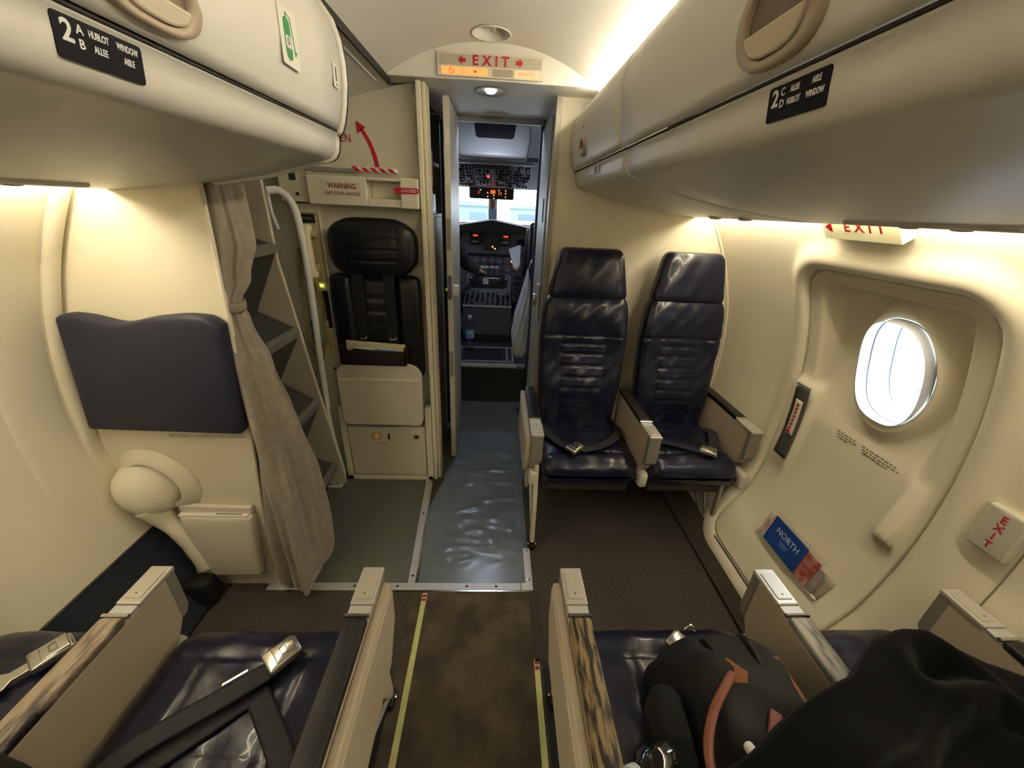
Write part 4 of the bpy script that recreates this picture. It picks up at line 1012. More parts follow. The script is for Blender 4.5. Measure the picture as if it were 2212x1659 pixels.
def buckle(root, x, y, z, rz, tilt=0.0, tongue=False):
    mt = Matrix.Translation((x, y, z)) @ Matrix.Rotation(rz, 4, 'Z') @ Matrix.Rotation(tilt, 4, 'X')
    def fn(v): return Vector((v.x*(1-0.12*(v.y/0.036)), v.y, v.z*(1-0.25*(v.y/0.036)**2)))
    b = MB().rbox((0.052, 0.072, 0.022), 0.006, (8, 10, 6), fn, at=mt).build('buckle', M_buck, root, smooth=True)
    MB().rbox((0.044, 0.046, 0.006), 0.0028, (6, 8, 4), None, at=mt @ Matrix.Translation((0, 0.006, 0.0105)) @ Matrix.Rotation(R(3), 4, 'X')).build('lift_lever', M_chrome, b, smooth=True)
    MB().tube([mt @ Vector(p) for p in ((-0.010, -0.002, 0.0142), (0.010, -0.002, 0.0142), (0.012, 0.010, 0.0142), (-0.012, 0.010, 0.0142))], 0.0008, 5, closed=True).build('emblem', M_grey, b)
    if tongue:
        t = plate([(-0.022, -0.10), (0.022, -0.10), (0.024, -0.075), (0.012, -0.062), (0.012, -0.030), (-0.012, -0.030), (-0.012, -0.062), (-0.024, -0.075)], mt @ Matrix.Translation((0.0, 0, -0.004)), 0.004).build('tongue', M_buck, root, bevel=0.001)
        plate(rrect(0.030, 0.010, 0.003), mt @ Matrix.Translation((0, -0.087, 0.0002)), 0.0006).build('tongue_slot', M_blackp, t)
    return b
def double_seat(label, xc, y0, rz, arms, pads, aisle_i, belts, zoff=0.0, lead=M_navy, rec=(-0.410, 0.085)):
    """arms: local x of the three armrests; aisle_i: index of the aisle armrest"""
    root = thing('double_seat', label, 'seat', (xc, y0, zoff), rz)
    for k in range(2):
        a, b = arms[k]+0.026, arms[k+1]-0.026; c = (a+b)/2; w = b-a
        # cushion with stitched panels
        def cf(v, w=w):
            z = v.z; y = v.y
            if v.z > 0:
                z += 0.012*(1-(2*v.x/w)**2)*(1-(v.y/0.25)**2)
                z -= 0.006*g(v.y-0.145, 0.0045)
                if v.y < 0.145:
                    for gx in (-0.105, 0.105): z -= 0.005*g(v.x-gx, 0.004)
                    if abs(v.x) < 0.105:
                        for gy in (0.06, -0.03): z -= 0.003*g(v.y-gy, 0.004)
                z += 0.003*math.sin(v.x*40+v.y*25)*math.sin(v.y*31-v.x*12)
            if v.y > 0.16: z -= 0.022*((v.y-0.16)/0.08)**2*(1 if v.z > 0 else 0)
            q = 1-0.05*smoothstep(0.15, 0.24, v.y)
            return Vector((v.x*q, y, z))
        cu_ = MB().rbox((w, 0.47, 0.12), 0.045, (46, 54, 10), cf, at=(c, -0.235, 0.378)).build('seat_cushion', lead, root, smooth=True)
        # backrest
        HW = [(0.36, 0.185), (0.50, 0.192), (0.66, 0.203), (0.86, 0.210), (0.98, 0.203), (1.06, 0.187)]
        def hw(z):
            if z <= HW[0][0]: return HW[0][1]
            for (z0, w0), (z1, w1) in zip(HW, HW[1:]):
                if z <= z1: return w0+(w1-w0)*(z-z0)/(z1-z0)
            return HW[-1][1]
        def lean(z): return rec[0]-rec[1]*(z-0.40)
        fac = min(1.0, w/0.43)
        def bf(v):
            z = 0.715+v.z; u = v.x/0.21; y = v.y
            if v.y > 0:
                y += 0.030*g(z-0.60, 0.13)*(1-0.75*u*u)+0.014*g(z-0.98, 0.09)+0.012*smoothstep(0.5, 0.95, abs(u))*smoothstep(1.0, 0.85, z)
                y -= 0.008*g(z-0.885, 0.004)
                if z < 0.885:
                    for gx in (-0.105, 0.105): y -= 0.008*g(v.x-gx, 0.004)
                    if abs(v.x) < 0.105:
                        for gz in (0.845, 0.795, 0.740, 0.685, 0.63, 0.575, 0.52): y -= 0.006*g(z-gz, 0.004)
                y += 0.0025*math.sin(v.x*55+z*20)*math.sin(z*48+v.x*18)
            return Vector((u*hw(z)*fac, y+lean(z), z))
        bk_ = MB().rbox((0.42, 0.085, 0.71), 0.038, (44, 8, 84), bf, at=(c, 0, 0)).build('backrest', lead, root, smooth=True)
        def hf(v):
            z = 1.160+v.z; t = (z-1.05)/0.225; u = v.x/0.19; y = v.y
            hwz = 0.188-0.046*max(0, min(1, t))
            if v.y > 0: y += 0.012*(1-u*u)*(1-(2*t-1)**2)+0.002*math.sin(v.x*50+z*30)
            return Vector((u*hwz*fac, y*(0.95-0.12*t)+lean(z)+0.004, z))
        MB().rbox((0.38, 0.095, 0.225), 0.036, (24, 10, 18), hf, at=(c, 0, 0)).build('headrest', lead, root, smooth=True)
        MB().b2((c-w/2+0.02, -0.40, 0.26), (c+w/2-0.02, -0.05, 0.325)).build('seat_pan', M_greyd, root, bevel=0.01)
    for i, x in enumerate(arms):
        armrest(root, x, pads[i], aisle=(-1 if i == 0 else 1) if i == aisle_i else 0, dv=-0.055 if i == 2-aisle_i else 0.0)
    # beams, bar and legs
    MB().cyl((arms[0], -0.05, 0.345), (arms[2], -0.05, 0.345), 0.018, 14).build('front_beam', mat('beam dark', '2c2c30', 0.35, 0.3), root)
    MB().cyl((arms[0], -0.34, 0.30), (arms[2], -0.34, 0.30), 0.018, 14).build('rear_beam', M_greyd, root)
    for i, x in enumerate(arms):
        sg = 1 if i < 1 else -1
        MB().rbox((0.040, 0.085, 0.075), 0.014, (6, 6, 6), None, at=(x, -0.045, 0.355)).build('beam_clamp', mat('clamp cream', 'cfc9b8', 0.4), root, smooth=True)
    ax = arms[aisle_i]; s = 1 if aisle_i == 0 else -1
    lx = ax+s*0.012
    MB().prism([(-0.015, 0.42), (-0.10, 0.42), (-0.06, 0.20), (0.020, 0.035), (0.045, 0.035), (0.030, 0.20)], 'x', lx-0.010, lx+0.010).build('leg', mat('leg cream', 'c4bda8', 0.4), root, bevel=0.005)
    MB().tube([(lx, -0.34, 0.30), (lx, 0.02, 0.05)], 0.008, 8).build('leg_brace', M_alu, root)
    MB().prism([(-0.30, 0.33), (-0.38, 0.33), (-0.385, 0.03), (-0.345, 0.03)], 'x', lx-0.010, lx+0.010).build('leg', MATS['leg cream'], root, bevel=0.005)
    ft = MB().rbox((0.030, 0.055, 0.030), 0.008, (6, 6, 6), None, at=(lx, 0.030, 0.0155)).build('foot_fitting', M_blackp, root, smooth=True)
    MB().cyl((lx-0.020, 0.035, 0.022), (lx+0.020, 0.035, 0.022), 0.006, 10).build('foot_bolt', M_chrome, root)
    wx = arms[2-aisle_i]-s*(-0.0)*1; wx = arms[2-aisle_i]+(-0.085 if aisle_i == 0 else 0.085)
    for p, q in (((-0.03, 0.33), (-0.02, 0.03)), ((-0.20, 0.31), (-0.02, 0.03)), ((-0.34, 0.30), (-0.05, 0.03))):
        a = Vector((wx, p[0], p[1])); b = Vector((wx, q[0], q[1])); d = (b-a); 
        MB().box((a+b)/2, (0.014, 0.024, d.length), Matrix.Rotation(math.atan2(-d.y, d.z) + (math.pi if d.z < 0 else 0), 3, 'X')).build('window_leg', mat('leg metal', 'a7a294', 0.35, 0.5), root, bevel=0.003)
    MB().rbox((0.040, 0.09, 0.020), 0.008, (6, 6, 4), None, at=(wx, -0.035, 0.017)).build('foot_fitting', M_blackp, root, smooth=True)
    MB().tube([Vector((wx+0.030*math.cos(a*math.pi/10), 0.0+0.045*math.sin(a*math.pi/10), 0.014)) for a in range(20)], 0.003, 6, closed=True).build('foot_loop', M_chrome, root, smooth=True)
    belts(root)
    return root

# --- row facing aft, against the bulkhead.  rz = pi: local x = xc - X, local y = y0 - Y
XC1, YF1 = 0.6925, 1.335
def L1(x, y, z): return (XC1-x, YF1-y, z)
def belts1(r):
    belt(r, [L1(0.655, 1.66, 0.44), L1(0.63, 1.55, 0.462), L1(0.54, 1.46, 0.462), L1(0.43, 1.415, 0.464)])
    belt(r, [L1(0.275, 1.66, 0.44), L1(0.30, 1.55, 0.462), L1(0.345, 1.47, 0.462), L1(0.39, 1.425, 0.464)])
    buckle(r, *L1(0.405, 1.418, 0.470), R(128))
    belt(r, [L1(0.735, 1.62, 0.44), L1(0.77, 1.54, 0.462), L1(0.86, 1.49, 0.462), L1(0.98, 1.43, 0.464)])
    belt(r, [L1(1.135, 1.66, 0.44), L1(1.11, 1.58, 0.462), L1(1.07, 1.49, 0.462), L1(1.03, 1.43, 0.464)])
    buckle(r, *L1(1.005, 1.415, 0.470), R(-120))
row1 = double_seat('navy leather double seat facing aft against the bulkhead, its shiny black armrests empty', XC1, YF1, math.pi, [XC1-1.165, XC1-0.705, XC1-0.220],
                   [PAD_BLACK, PAD_GRAIN, PAD_BLACK], 2, belts1)
# --- second row, left
XC2 = 0.72
def belts2l(r):
    ox = -XC2
    def L(x, y, z): return (x-ox, y-0.66, z)
    belt(r, [L(-0.70, 0.30, 0.44), L(-0.62, 0.385, 0.47), L(-0.51, 0.465, 0.475), L(-0.44, 0.525, 0.468)])
    belt(r, [L(-0.68, 0.28, 0.44), L(-0.60, 0.355, 0.455), L(-0.51, 0.435, 0.457), L(-0.455, 0.485, 0.455)])
    belt(r, [L(-0.29, 0.27, 0.44), L(-0.335, 0.367, 0.452), L(-0.40, 0.44, 0.455), L(-0.45, 0.49, 0.455)])
    buckle(r, *L(-0.425, 0.556, 0.472), R(-42), tongue=False)
    MB().box(L(-0.505, 0.512, 0.462), (0.05, 0.008, 0.010), Matrix.Rotation(R(38), 3, 'Z')).build('belt_slider', M_buck, r, bevel=0.002)
    buckle(r, *L(-0.935, 0.566, 0.468), R(-36), tongue=True)
    belt(r, [L(-1.16, 0.30, 0.44), L(-1.10, 0.40, 0.455), L(-1.01, 0.48, 0.452), L(-0.985, 0.50, 0.452)])
row2l = double_seat('navy leather double seat beside the cream pipe cover, buckles lying on both cushions', -XC2, 0.66, 0, [-0.478, -0.026, 0.476], [PAD_GRAIN, PAD_SCUFF, PAD_GRAIN], 2, belts2l, rec=(-0.46, 0.40))
def belts2r(r):
    ox = XC2
    def L(x, y, z): return (x-ox, y-0.66, z)
    buckle(r, *L(0.512, 0.566, 0.472), R(38), tongue=True)
    belt(r, [L(0.40, 0.42, 0.455), L(0.45, 0.48, 0.458), L(0.49, 0.53, 0.462)])
row2r = double_seat('navy leather double seat with a worn tan armrest, carrying the black bag and coat', XC2, 0.66, 0, [-0.476, 0.028, 0.478], [PAD_WORN, PAD_SHINY, PAD_GRAIN], 0, belts2r, rec=(-0.46, 0.40))

# ================================================================== passage and cockpit door
M_pgrey = MATS['passage grey']
dl_ = thing('door_2', None, None, (-0.197, 1.98, 0.0), kind='structure')
MB().b2((-0.012, 0.004, 0.018), (0.012, 0.425, 1.838)).build('door_leaf', mat('door leaf grey', 'bdb8a8', 0.4), dl_, bevel=0.002)
MB().b2((-0.0135, -0.001, 0.018), (0.0135, 0.006, 1.838)).build('edge_trim', mat('door edge cream', 'd2ccba', 0.35), dl_, bevel=0.001)
for z0, z1, nm, m_ in ((0.98, 1.10, 'lock_plate', M_chrome), (0.80, 0.86, 'pink_label', mat('pale pink label', 'd8c4b8', 0.5)), (1.22, 1.36, 'edge_plate', mat('edge plate grey', '8f8b82', 0.4)), (1.50, 1.58, 'edge_plate', M_cream), (1.66, 1.72, 'edge_plate', M_cream), (0.55, 0.70, 'edge_plate', MATS['edge plate grey'])):
    MB().b2((-0.010, -0.003, z0), (0.010, 0.001, z1)).build(nm, m_, dl_, bevel=0.0008)
MB().rbox((0.030, 0.035, 0.055), 0.008, (5, 5, 6), None, at=(0.026, 0.045, 1.02)).build('latch_box', M_white, dl_, smooth=True)
MB().cyl((-0.03, 0.05, 1.02), (-0.012, 0.05, 1.02), 0.014, 14).build('knob', M_chrome, dl_, bevel=0.003)
# keeper on the right-hand frame
kp = thing('door_keeper', 'chrome door latch on the right frame of the cockpit passage', 'latch', (0.262, 2.02, 0.98))
MB().b2((-0.014, -0.02, -0.09), (-0.001, 0.02, 0.09)).build('plate', M_alu, kp, bevel=0.002)
MB().rbox((0.024, 0.03, 0.06), 0.008, (6, 6, 6), None, at=(-0.024, 0.0, 0.01)).build('bolt', M_chrome, kp, smooth=True)
# wardrobe beside the passage
wd = thing('wardrobe', 'narrow cream cupboard with dark upper compartments beside the cockpit door', 'cupboard', (-0.30, 1.90, 0))
MB().b2((0.0, 0.0, 0.0), (0.018, 0.50, 1.36)).build('side_panel', mat('cupboard tan', 'b3a88c', 0.45), wd, bevel=0.002)
MB().b2((-0.24, 0.48, 0.0), (0.018, 0.50, 1.838)).build('back_panel', mat('cupboard dark', '4a453a', 0.6), wd)
MB().b2((-0.24, 0.0, 1.36), (0.018, 0.50, 1.375)).build('shelf', M_cream, wd, bevel=0.002)
MB().b2((-0.24, 0.0, 1.60), (0.010, 0.50, 1.615)).build('shelf', MATS['cupboard tan'], wd, bevel=0.002)
MB().b2((0.004, 0.06, 1.50), (0.022, 0.20, 1.65)).build('tray_front', M_cream, wd, bevel=0.004)
MB().b2((0.004, 0.08, 1.375), (0.014, 0.30, 1.47)).build('drawer', mat('drawer grey', '9a9a94', 0.35, 0.3), wd, bevel=0.004)
MB().b2((0.014, 0.12, 1.395), (0.020, 0.22, 1.402)).build('drawer_pull', M_chrome, wd, bevel=0.001)

# ================================================================== cockpit shell
M_ck = mat('cockpit grey lining', '85868a', 0.55, bump=0.03, bscale=300)
M_ckd = mat('cockpit dark lining', '26272a', 0.6)
M_panel = mat('instrument panel grey', '4c4d53', 0.5)
M_step = mat('step side dark', '3a3c38', 0.55)
bkh = MB()
bkh.b2((-1.36, 2.42, -0.3), (-0.28, 2.45, 2.1)); bkh.b2((0.27, 2.42, -0.3), (1.36, 2.45, 2.1)); bkh.b2((-0.28, 2.42, 1.846), (0.27, 2.45, 2.1))
bo = bkh.build('wall_cockpit_rear', M_ck, kind='structure')
MB().b2((-0.275, 2.40, 1.822), (0.268, 2.43, 1.848)).build('header', mat('header grey', '8f8f90', 0.4), bo, bevel=0.003)
MB().rbox((0.11, 0.012, 0.022), 0.005, (8, 4, 4), None, at=(0.01, 2.30, 1.842)).build('header_pull', MATS['header grey'], bo, smooth=True)
MB().b2((-0.28, 2.425, 0.0), (-0.262, 2.46, 1.83)).build('jamb', M_greyd, bo)
MB().b2((0.252, 2.425, 0.0), (0.27, 2.46, 1.83)).build('jamb', M_greyd, bo)
# floor platform with its step
cf_ = MB().b2((-0.95, 2.765, -0.06), (0.95, 4.3, 0.309)).build('floor_cockpit', mat('cockpit floor', '3b3f42', 0.5), kind='structure')
MB().b2((-0.275, 2.755, 0.0), (0.27, 2.766, 0.300)).build('step_riser', M_step, cf_)
MB().b2((-0.275, 2.745, 0.296), (0.27, 2.80, 0.315)).build('step_nosing', M_alu, cf_, bevel=0.003)
MB().b2((0.205, 2.744, 0.293), (0.26, 2.80, 0.317)).build('nosing_plate', M_grey, cf_, bevel=0.002)
fr = MB()
for lo, hi in (((-0.26, 2.83, 0.309), (0.19, 2.845, 0.318)), ((-0.26, 3.16, 0.309), (0.19, 3.175, 0.318)), ((-0.26, 2.83, 0.309), (-0.245, 3.17, 0.318)), ((0.13, 2.83, 0.309), (0.145, 3.17, 0.318)), ((0.175, 2.83, 0.309), (0.19, 3.17, 0.318))):
    fr.b2(lo, hi)
fr.build('hatch_frame', M_alu, cf_, bevel=0.002)
MB().b2((-0.21, 2.88, 0.309), (0.10, 3.14, 0.314)).build('hatch_lid', M_ckd, cf_, bevel=0.003)
# side walls and roof (window openings left and right)
cw = MB()
for s in (-1, 1):
    cw.b2((s*1.0, 2.45, -0.1), (s*1.03, 4.3, 1.15)); cw.b2((s*1.0, 2.45, 1.15), (s*1.03, 3.35, 1.62)); cw.b2((s*0.86, 2.45, 1.60), (s*1.03, 4.3, 1.66))
    cw.b2((s*1.0, 4.0, 1.15), (s*1.03, 4.3, 1.62))
cw.build('wall_cockpit_side', M_ck, kind='structure')
rf = MB().grid(lambda u, v: (-1.03+2.06*u, 2.44+v*1.86, 1.99-0.30*abs(2*u-1)**3-0.36*smoothstep(0.35, 1.0, v)), 20, 14).build('ceiling_cockpit', M_ck, kind='structure', smooth=True, solid=0.02)
MB().b2((-1.03, 4.28, -0.1), (1.03, 4.31, 1.26)).build('wall_cockpit_nose', M_ckd, kind='structure')
# windscreen posts and panes
ws = thing('window_1', None, None, (0, 4.2, 1.26), kind='structure')
for i, (x, w) in enumerate(((-0.022, 0.085), (-0.78, 0.07), (0.75, 0.07))):
    MB().box((x, 0.0, 0.16), (w, 0.05, 0.40), Matrix.Rotation(R(18), 3, 'X')).build('windscreen_post', mat('post blue grey', '8d9aab', 0.4), ws, bevel=0.006)
for x0, x1 in ((-0.745, -0.065), (0.021, 0.715)):
    MB().box(((x0+x1)/2, 0.0, 0.16), (x1-x0, 0.006, 0.38), Matrix.Rotation(R(18), 3, 'X')).build('windscreen_pane', M_glass, ws)
MB().b2((-1.0, -0.03, -0.02), (1.0, 0.03, 0.012)).build('sill', M_greyd, ws)
MB().b2((-1.0, -0.12, 0.325), (1.0, -0.06, 0.42)).build('header_frame', M_ck, ws)

# cockpit roof lamps
t = thing('cockpit_dome_lamp', 'cool white dome lamp on the cockpit roof behind the door header', 'ceiling lamp', (0.0, 2.62, 1.955))
MB().lathe([(0.065, 0.02), (0.065, 0.0), (0.055, -0.006)], n=24).build('housing', M_grey, t, smooth=True)
MB().lathe([(0.055, -0.004), (0.038, -0.016), (0, -0.022)], n=24).build('lens', mat('cool lamp lens', 'e6eeff', 0.4, emit=130, ecol='d6e3ff'), t, smooth=True)
# roof hatch moulding
ht = thing('roof_hatch', 'grey moulded roof hatch with a dark slot above the overhead switches', 'hatch', (-0.01, 3.0, 1.80))
tilt = Matrix.Translation((0, 0, 0.03)) @ Matrix.Rotation(R(62), 4, 'X')
def hfn(v):
    return Vector((v.x*(1-0.10*(v.y/0.14 < 0)*abs(v.y)/0.14), v.y, v.z))
MB().rbox((0.50, 0.27, 0.05), 0.022, (16, 12, 6), hfn, at=tilt).build('moulding', mat('hatch grey', '8c8a86', 0.4), ht, smooth=True)
plate([(-0.135, 0.13), (-0.115, 0.0), (-0.10, -0.012), (0.12, -0.012), (0.135, 0.0), (0.155, 0.13)], tilt @ Matrix.Translation((0, 0, -0.0265)), 0.004).build('dark_slot', M_blackp, ht)
plate([(-0.135, 0.13), (-0.115, 0.0), (-0.10, -0.012), (0.12, -0.012), (0.135, 0.0), (0.155, 0.13)], tilt @ Matrix.Translation((0, 0, 0.0235)), 0.004).build('dark_slot', M_blackp, ht)
MB().b2((-0.29, -0.01, 0.135), (0.29, 0.03, 0.165)).build('top_bar', mat('bar pale grey', 'b4b4b6', 0.35), ht, bevel=0.004)
MB().b2((-0.29, 0.16, -0.10), (0.29, 0.20, -0.075)).build('lower_bar', MATS['bar pale grey'], ht, bevel=0.004)

# ------------------------------------------------------------------ overhead switch panel
op = thing('cockpit_switchboard', 'grey overhead panel crowded with black switches above the windscreen', 'switch panel', (-0.02, 3.32, 1.742))
dv = Vector((0, 0.50, -0.165)).normalized(); nvv = Vector((0, -dv.z*-1, -dv.y))
om = frame((0, 0, 0), (1, 0, 0), dv)                      # x right, y forward and down
if (om.to_3x3() @ Vector((0, 0, 1))).z > 0: om = om @ Matrix.Diagonal((1, 1, -1, 1))
W_ = 0.54
plate([(-0.42, 0), (0.42, 0), (0.42, W_), (-0.42, W_)], om, -0.03).build('base_plate', mat('overhead plate', '82858b', 0.45), op, bevel=0.003)
plate([(-0.155, 0.0), (0.135, 0.0), (0.135, 0.13), (-0.155, 0.13)], om, 0.012).build('warning_strip', mat('dark red strip', '2a1414', 0.5), op, bevel=0.002)
for x0, x1, y0, y1 in ((-0.145, -0.02, 0.14, 0.48), (-0.008, 0.012, 0.14, 0.48), (0.02, 0.15, 0.14, 0.48), (-0.30, -0.165, 0.01, 0.50), (0.165, 0.30, 0.01, 0.50)):
    plate([(x0, y0), (x1, y0), (x1, y1), (x0, y1)], om, 0.008).build('module', mat('overhead module', '9a9da4', 0.4), op, bevel=0.002)
tg = bpy.data.meshes.new('toggle'); b_ = MB(); b_.lathe([(0.009, 0), (0.008, 0.006), (0.004, 0.007), (0.0035, 0.02), (0.005, 0.026), (0, 0.028)], n=8); tg.from_pydata(b_.v, [], b_.f); tg.materials.append(M_blackp)
kb = bpy.data.meshes.new('knob'); b_ = MB(); b_.lathe([(0.013, 0), (0.012, 0.014), (0.010, 0.018), (0, 0.018)], n=10); kb.from_pydata(b_.v, [], b_.f); kb.materials.append(M_blackp)
sw = bpy.data.meshes.new('switch'); b_ = MB(); b_.b2((-0.011, -0.007, 0), (0.011, 0.007, 0.012)); sw.from_pydata(b_.v, [], b_.f); sw.materials.append(M_blackp)
rn = random.Random(11)
def scatter(me_list, xs, ys, mtx, parent, jit=0.004, skip=0.12, z=0.008, names=('toggle', 'knob', 'switch')):
    for x in xs:
        for y in ys:
            if rn.random() < skip: continue
            i = rn.randrange(len(me_list)); o = bpy.data.objects.new(names[i], me_list[i]); COL.objects.link(o); o.parent = parent
            o.matrix_local = mtx @ Matrix.Translation((x+rn.uniform(-jit, jit), y+rn.uniform(-jit, jit), z)) @ Matrix.Scale(rn.uniform(0.8, 1.25), 4)
ML = [tg, kb, sw]
scatter(ML, [-0.285+0.027*k for k in range(5)], [0.04+0.058*k for k in range(8)], om, op)
scatter(ML, [0.18+0.027*k for k in range(5)], [0.04+0.058*k for k in range(8)], om, op)
scatter(ML, [0.035+0.027*k for k in range(5)], [0.16+0.055*k for k in range(6)], om, op)
scatter(ML, [-0.13+0.03*k for k in range(4)], [0.17+0.07*k for k in range(4)], om, op)
for x, y, w in ((-0.085, 0.44, 0.10), (0.075, 0.44, 0.035)):
    plate([(x-w/2, y-0.010), (x+w/2, y-0.010), (x+w/2, y+0.012), (x-w/2, y+0.012)], om @ Matrix.Translation((0, 0, 0.0085)), 0.004).build('white_placard', M_white, op)
plate(rrect(0.018, 0.03, 0.003), om @ Matrix.Translation((-0.035, 0.27, 0.009)), 0.008).build('red_light', mat('red lamp', 'e0605a', 0.4, emit=1.2, ecol='f0665a'), op)

# ------------------------------------------------------------------ caution panel with amber figures
gp_ = thing('caution_panel', 'dark caution panel with glowing amber figures hanging over the windscreen post', 'caution panel', (-0.03, 3.86, 1.535))
MB().rbox((0.40, 0.06, 0.10), 0.015, (10, 6, 6), None).build('housing', mat('caution housing', '2a1a14', 0.5), gp_, smooth=True)
M_amb = mat('amber figures', 'ff6a30', 0.4, emit=3.0, ecol='ff5a20'); M_ambd = mat('amber dots', 'ffc090', 0.4, emit=2.5, ecol='ffb070')
fg = frame((0, -0.0312, 0), (1, 0, 0), (0, 0, 1))
text('88', 'figures', M_amb, fg @ Matrix.Translation((0.012, 0.006, 0)), 0.045, gp_)
text('11', 'figures', M_amb, fg @ Matrix.Translation((0.075, -0.004, 0)), 0.035, gp_)
text('1', 'figures', M_amb, fg @ Matrix.Translation((-0.115, -0.004, 0)), 0.030, gp_)
for x, z in ((-0.10, 0.02), (-0.035, 0.0), (-0.035, -0.03), (0.02, -0.045), (0.065, 0.022), (0.125, 0.022), (0.125, 0.0), (0.125, -0.03), (0.02, -0.02)):
    MB().rbox((0.009, 0.004, 0.009), 0.0018, (3, 3, 3), None, at=(x, -0.031, z)).build('lamp_dot', M_ambd, gp_)
MB().cyl((0.01, 0.02, -0.13), (0.01, 0.02, -0.04), 0.035, 12).build('stem', mat('stem bronze', '6a4a38', 0.5), gp_)

# ------------------------------------------------------------------ instrument panel
ip = thing('instrument_panel', 'dark instrument panel of round engine gauges under the windscreen', 'instrument panel', (0, 3.80, 0.32))
MB().b2((-0.85, 0.0, 0.25), (0.85, 0.05, 0.93)).build('face', M_panel, ip, bevel=0.004)
gs = MB().prism([(-0.85, 0.90), (0.85, 0.90), (0.85, 0.945), (0.30, 0.945), (-0.02, 0.995), (-0.30, 0.945), (-0.85, 0.945)], 'y', -0.10, 0.42).build('glareshield', mat('glareshield brown black', '2e2826', 0.8), ip, bevel=0.006)
for x, z, w, h in ((-0.17, 0.83, 0.10, 0.10), (0.11, 0.83, 0.10, 0.10), (-0.03, 0.80, 0.14, 0.13), (0.30, 0.81, 0.16, 0.06), (-0.38, 0.82, 0.15, 0.13), (0.52, 0.80, 0.18, 0.15)):
    sc = MB().b2((x-w/2, -0.012, z-h/2), (x+w/2, 0.002, z+h/2)).build('display', mat('display black', '101114', 0.2), ip, bevel=0.003)
for x in (-0.17, 0.11):
    MB().b2((x-0.022, -0.014, 0.850), (x+0.022, -0.011, 0.866)).build('amber_display', mat('amber lit', 'c04a2c', 0.4, emit=0.8, ecol='e8502a'), ip)
    MB().b2((x-0.035, -0.014, 0.80), (x+0.03, -0.011, 0.812)).build('grey_display', M_grey, ip)
for x, z in ((-0.01, 0.765), (0.012, 0.748), (0.33, 0.75)):
    MB().rbox((0.014, 0.006, 0.012), 0.003, (3, 3, 3), None, at=(x, -0.012, z)).build('lamp_dot', mat('warm dot', 'ffb080', 0.4, emit=3, ecol='ffa060'), ip)
MB().b2((-0.85, -0.02, 0.69), (0.85, 0.0, 0.705)).build('ledge', M_blackp, ip)
gm = bpy.data.meshes.new('gauge'); b_ = MB()
b_.lathe([(0.030, 0), (0.030, 0.010), (0.026, 0.012), (0.0255, 0.006), (0, 0.006)], n=16, rot=Matrix.Rotation(R(90), 3, 'X')); gm.from_pydata(b_.v, [], b_.f); gm.materials.append(mat('gauge rim', '55565a', 0.4))
gd = bpy.data.meshes.new('needle'); b_ = MB(); b_.b2((-0.0018, -0.0085, -0.004), (0.0018, -0.0075, 0.02)); gd.from_pydata(b_.v, [], b_.f); gd.materials.append(M_whitep)
for i in range(5):
    for j in range(6):
        o = bpy.data.objects.new('gauge', gm); COL.objects.link(o); o.parent = ip; o.location = (-0.16+0.072*i, -0.001, 0.64-0.072*j)
        n_ = bpy.data.objects.new('needle', gd); COL.objects.link(n_); n_.parent = o; n_.rotation_euler = (0, rn.uniform(-2, 2), 0)
for i in range(4):
    for j in range(5):
        o = bpy.data.objects.new('switch', sw); COL.objects.link(o); o.parent = ip; o.matrix_local = Matrix.Translation((0.23+0.05*i, -0.001, 0.50-0.06*j)) @ Matrix.Rotation(R(90), 4, 'X')
for k in range(3): MB().b2((0.165+0.030*k, -0.012, 0.630), (0.188+0.030*k, 0.0, 0.648)).build('amber_key', mat('amber key', 'f0a060', 0.4, emit=1.6, ecol='f09040'), ip)

# ------------------------------------------------------------------ centre pedestal
pe = thing('centre_pedestal', 'grey centre pedestal with throttle levers between the pilot seats', 'pedestal', (-0.04, 3.30, 0.309))
MB().prism([(0.0, 0.08), (0.0, 0.335), (0.30, 0.40), (0.46, 0.52), (0.50, 0.52), (0.50, 0.0), (0.04, 0.0)], 'x', -0.21, 0.21).build('body', mat('pedestal grey', '55575a', 0.45), pe, bevel=0.006)
MB().b2((-0.212, -0.006, 0.322), (0.212, 0.008, 0.338)).build('edge_strip', M_alu, pe, bevel=0.002)
MB().rbox((0.36, 0.14, 0.20), 0.05, (12, 8, 10), None, at=(0.0, 0.40, 0.44)).build('quadrant_cover', mat('quadrant gloss', '2a2d33', 0.15), pe, smooth=True)
MB().b2((-0.05, 0.325, 0.46), (0.0, 0.331, 0.51)).build('paper_note', mat('note lilac', 'cfc6d4', 0.6), pe)
for x in (0.08, 0.12): MB().b2((x-0.012, 0.322, 0.45), (x+0.012, 0.33, 0.50)).build('black_key', M_blackp, pe)
pm = frame((0, 0.0, 0.338), (1, 0, 0), (0, 0.30, 0.065))
scatter(ML, [-0.18+0.045*k for k in range(9)], [0.03+0.05*k for k in range(5)], pm, pe, z=0.0)
for x in (-0.06, -0.02, 0.03, 0.07):
    lv = MB().tube([(x, 0.42, 0.50), (x, 0.38, 0.60)], 0.006, 8).build('lever', M_grey, pe)
    MB().rbox((0.035, 0.025, 0.022), 0.008, (5, 5, 5), None, at=(x, 0.378, 0.605)).build('lever_knob', mat('lever pale', 'b9b2a6', 0.4), lv, smooth=True)

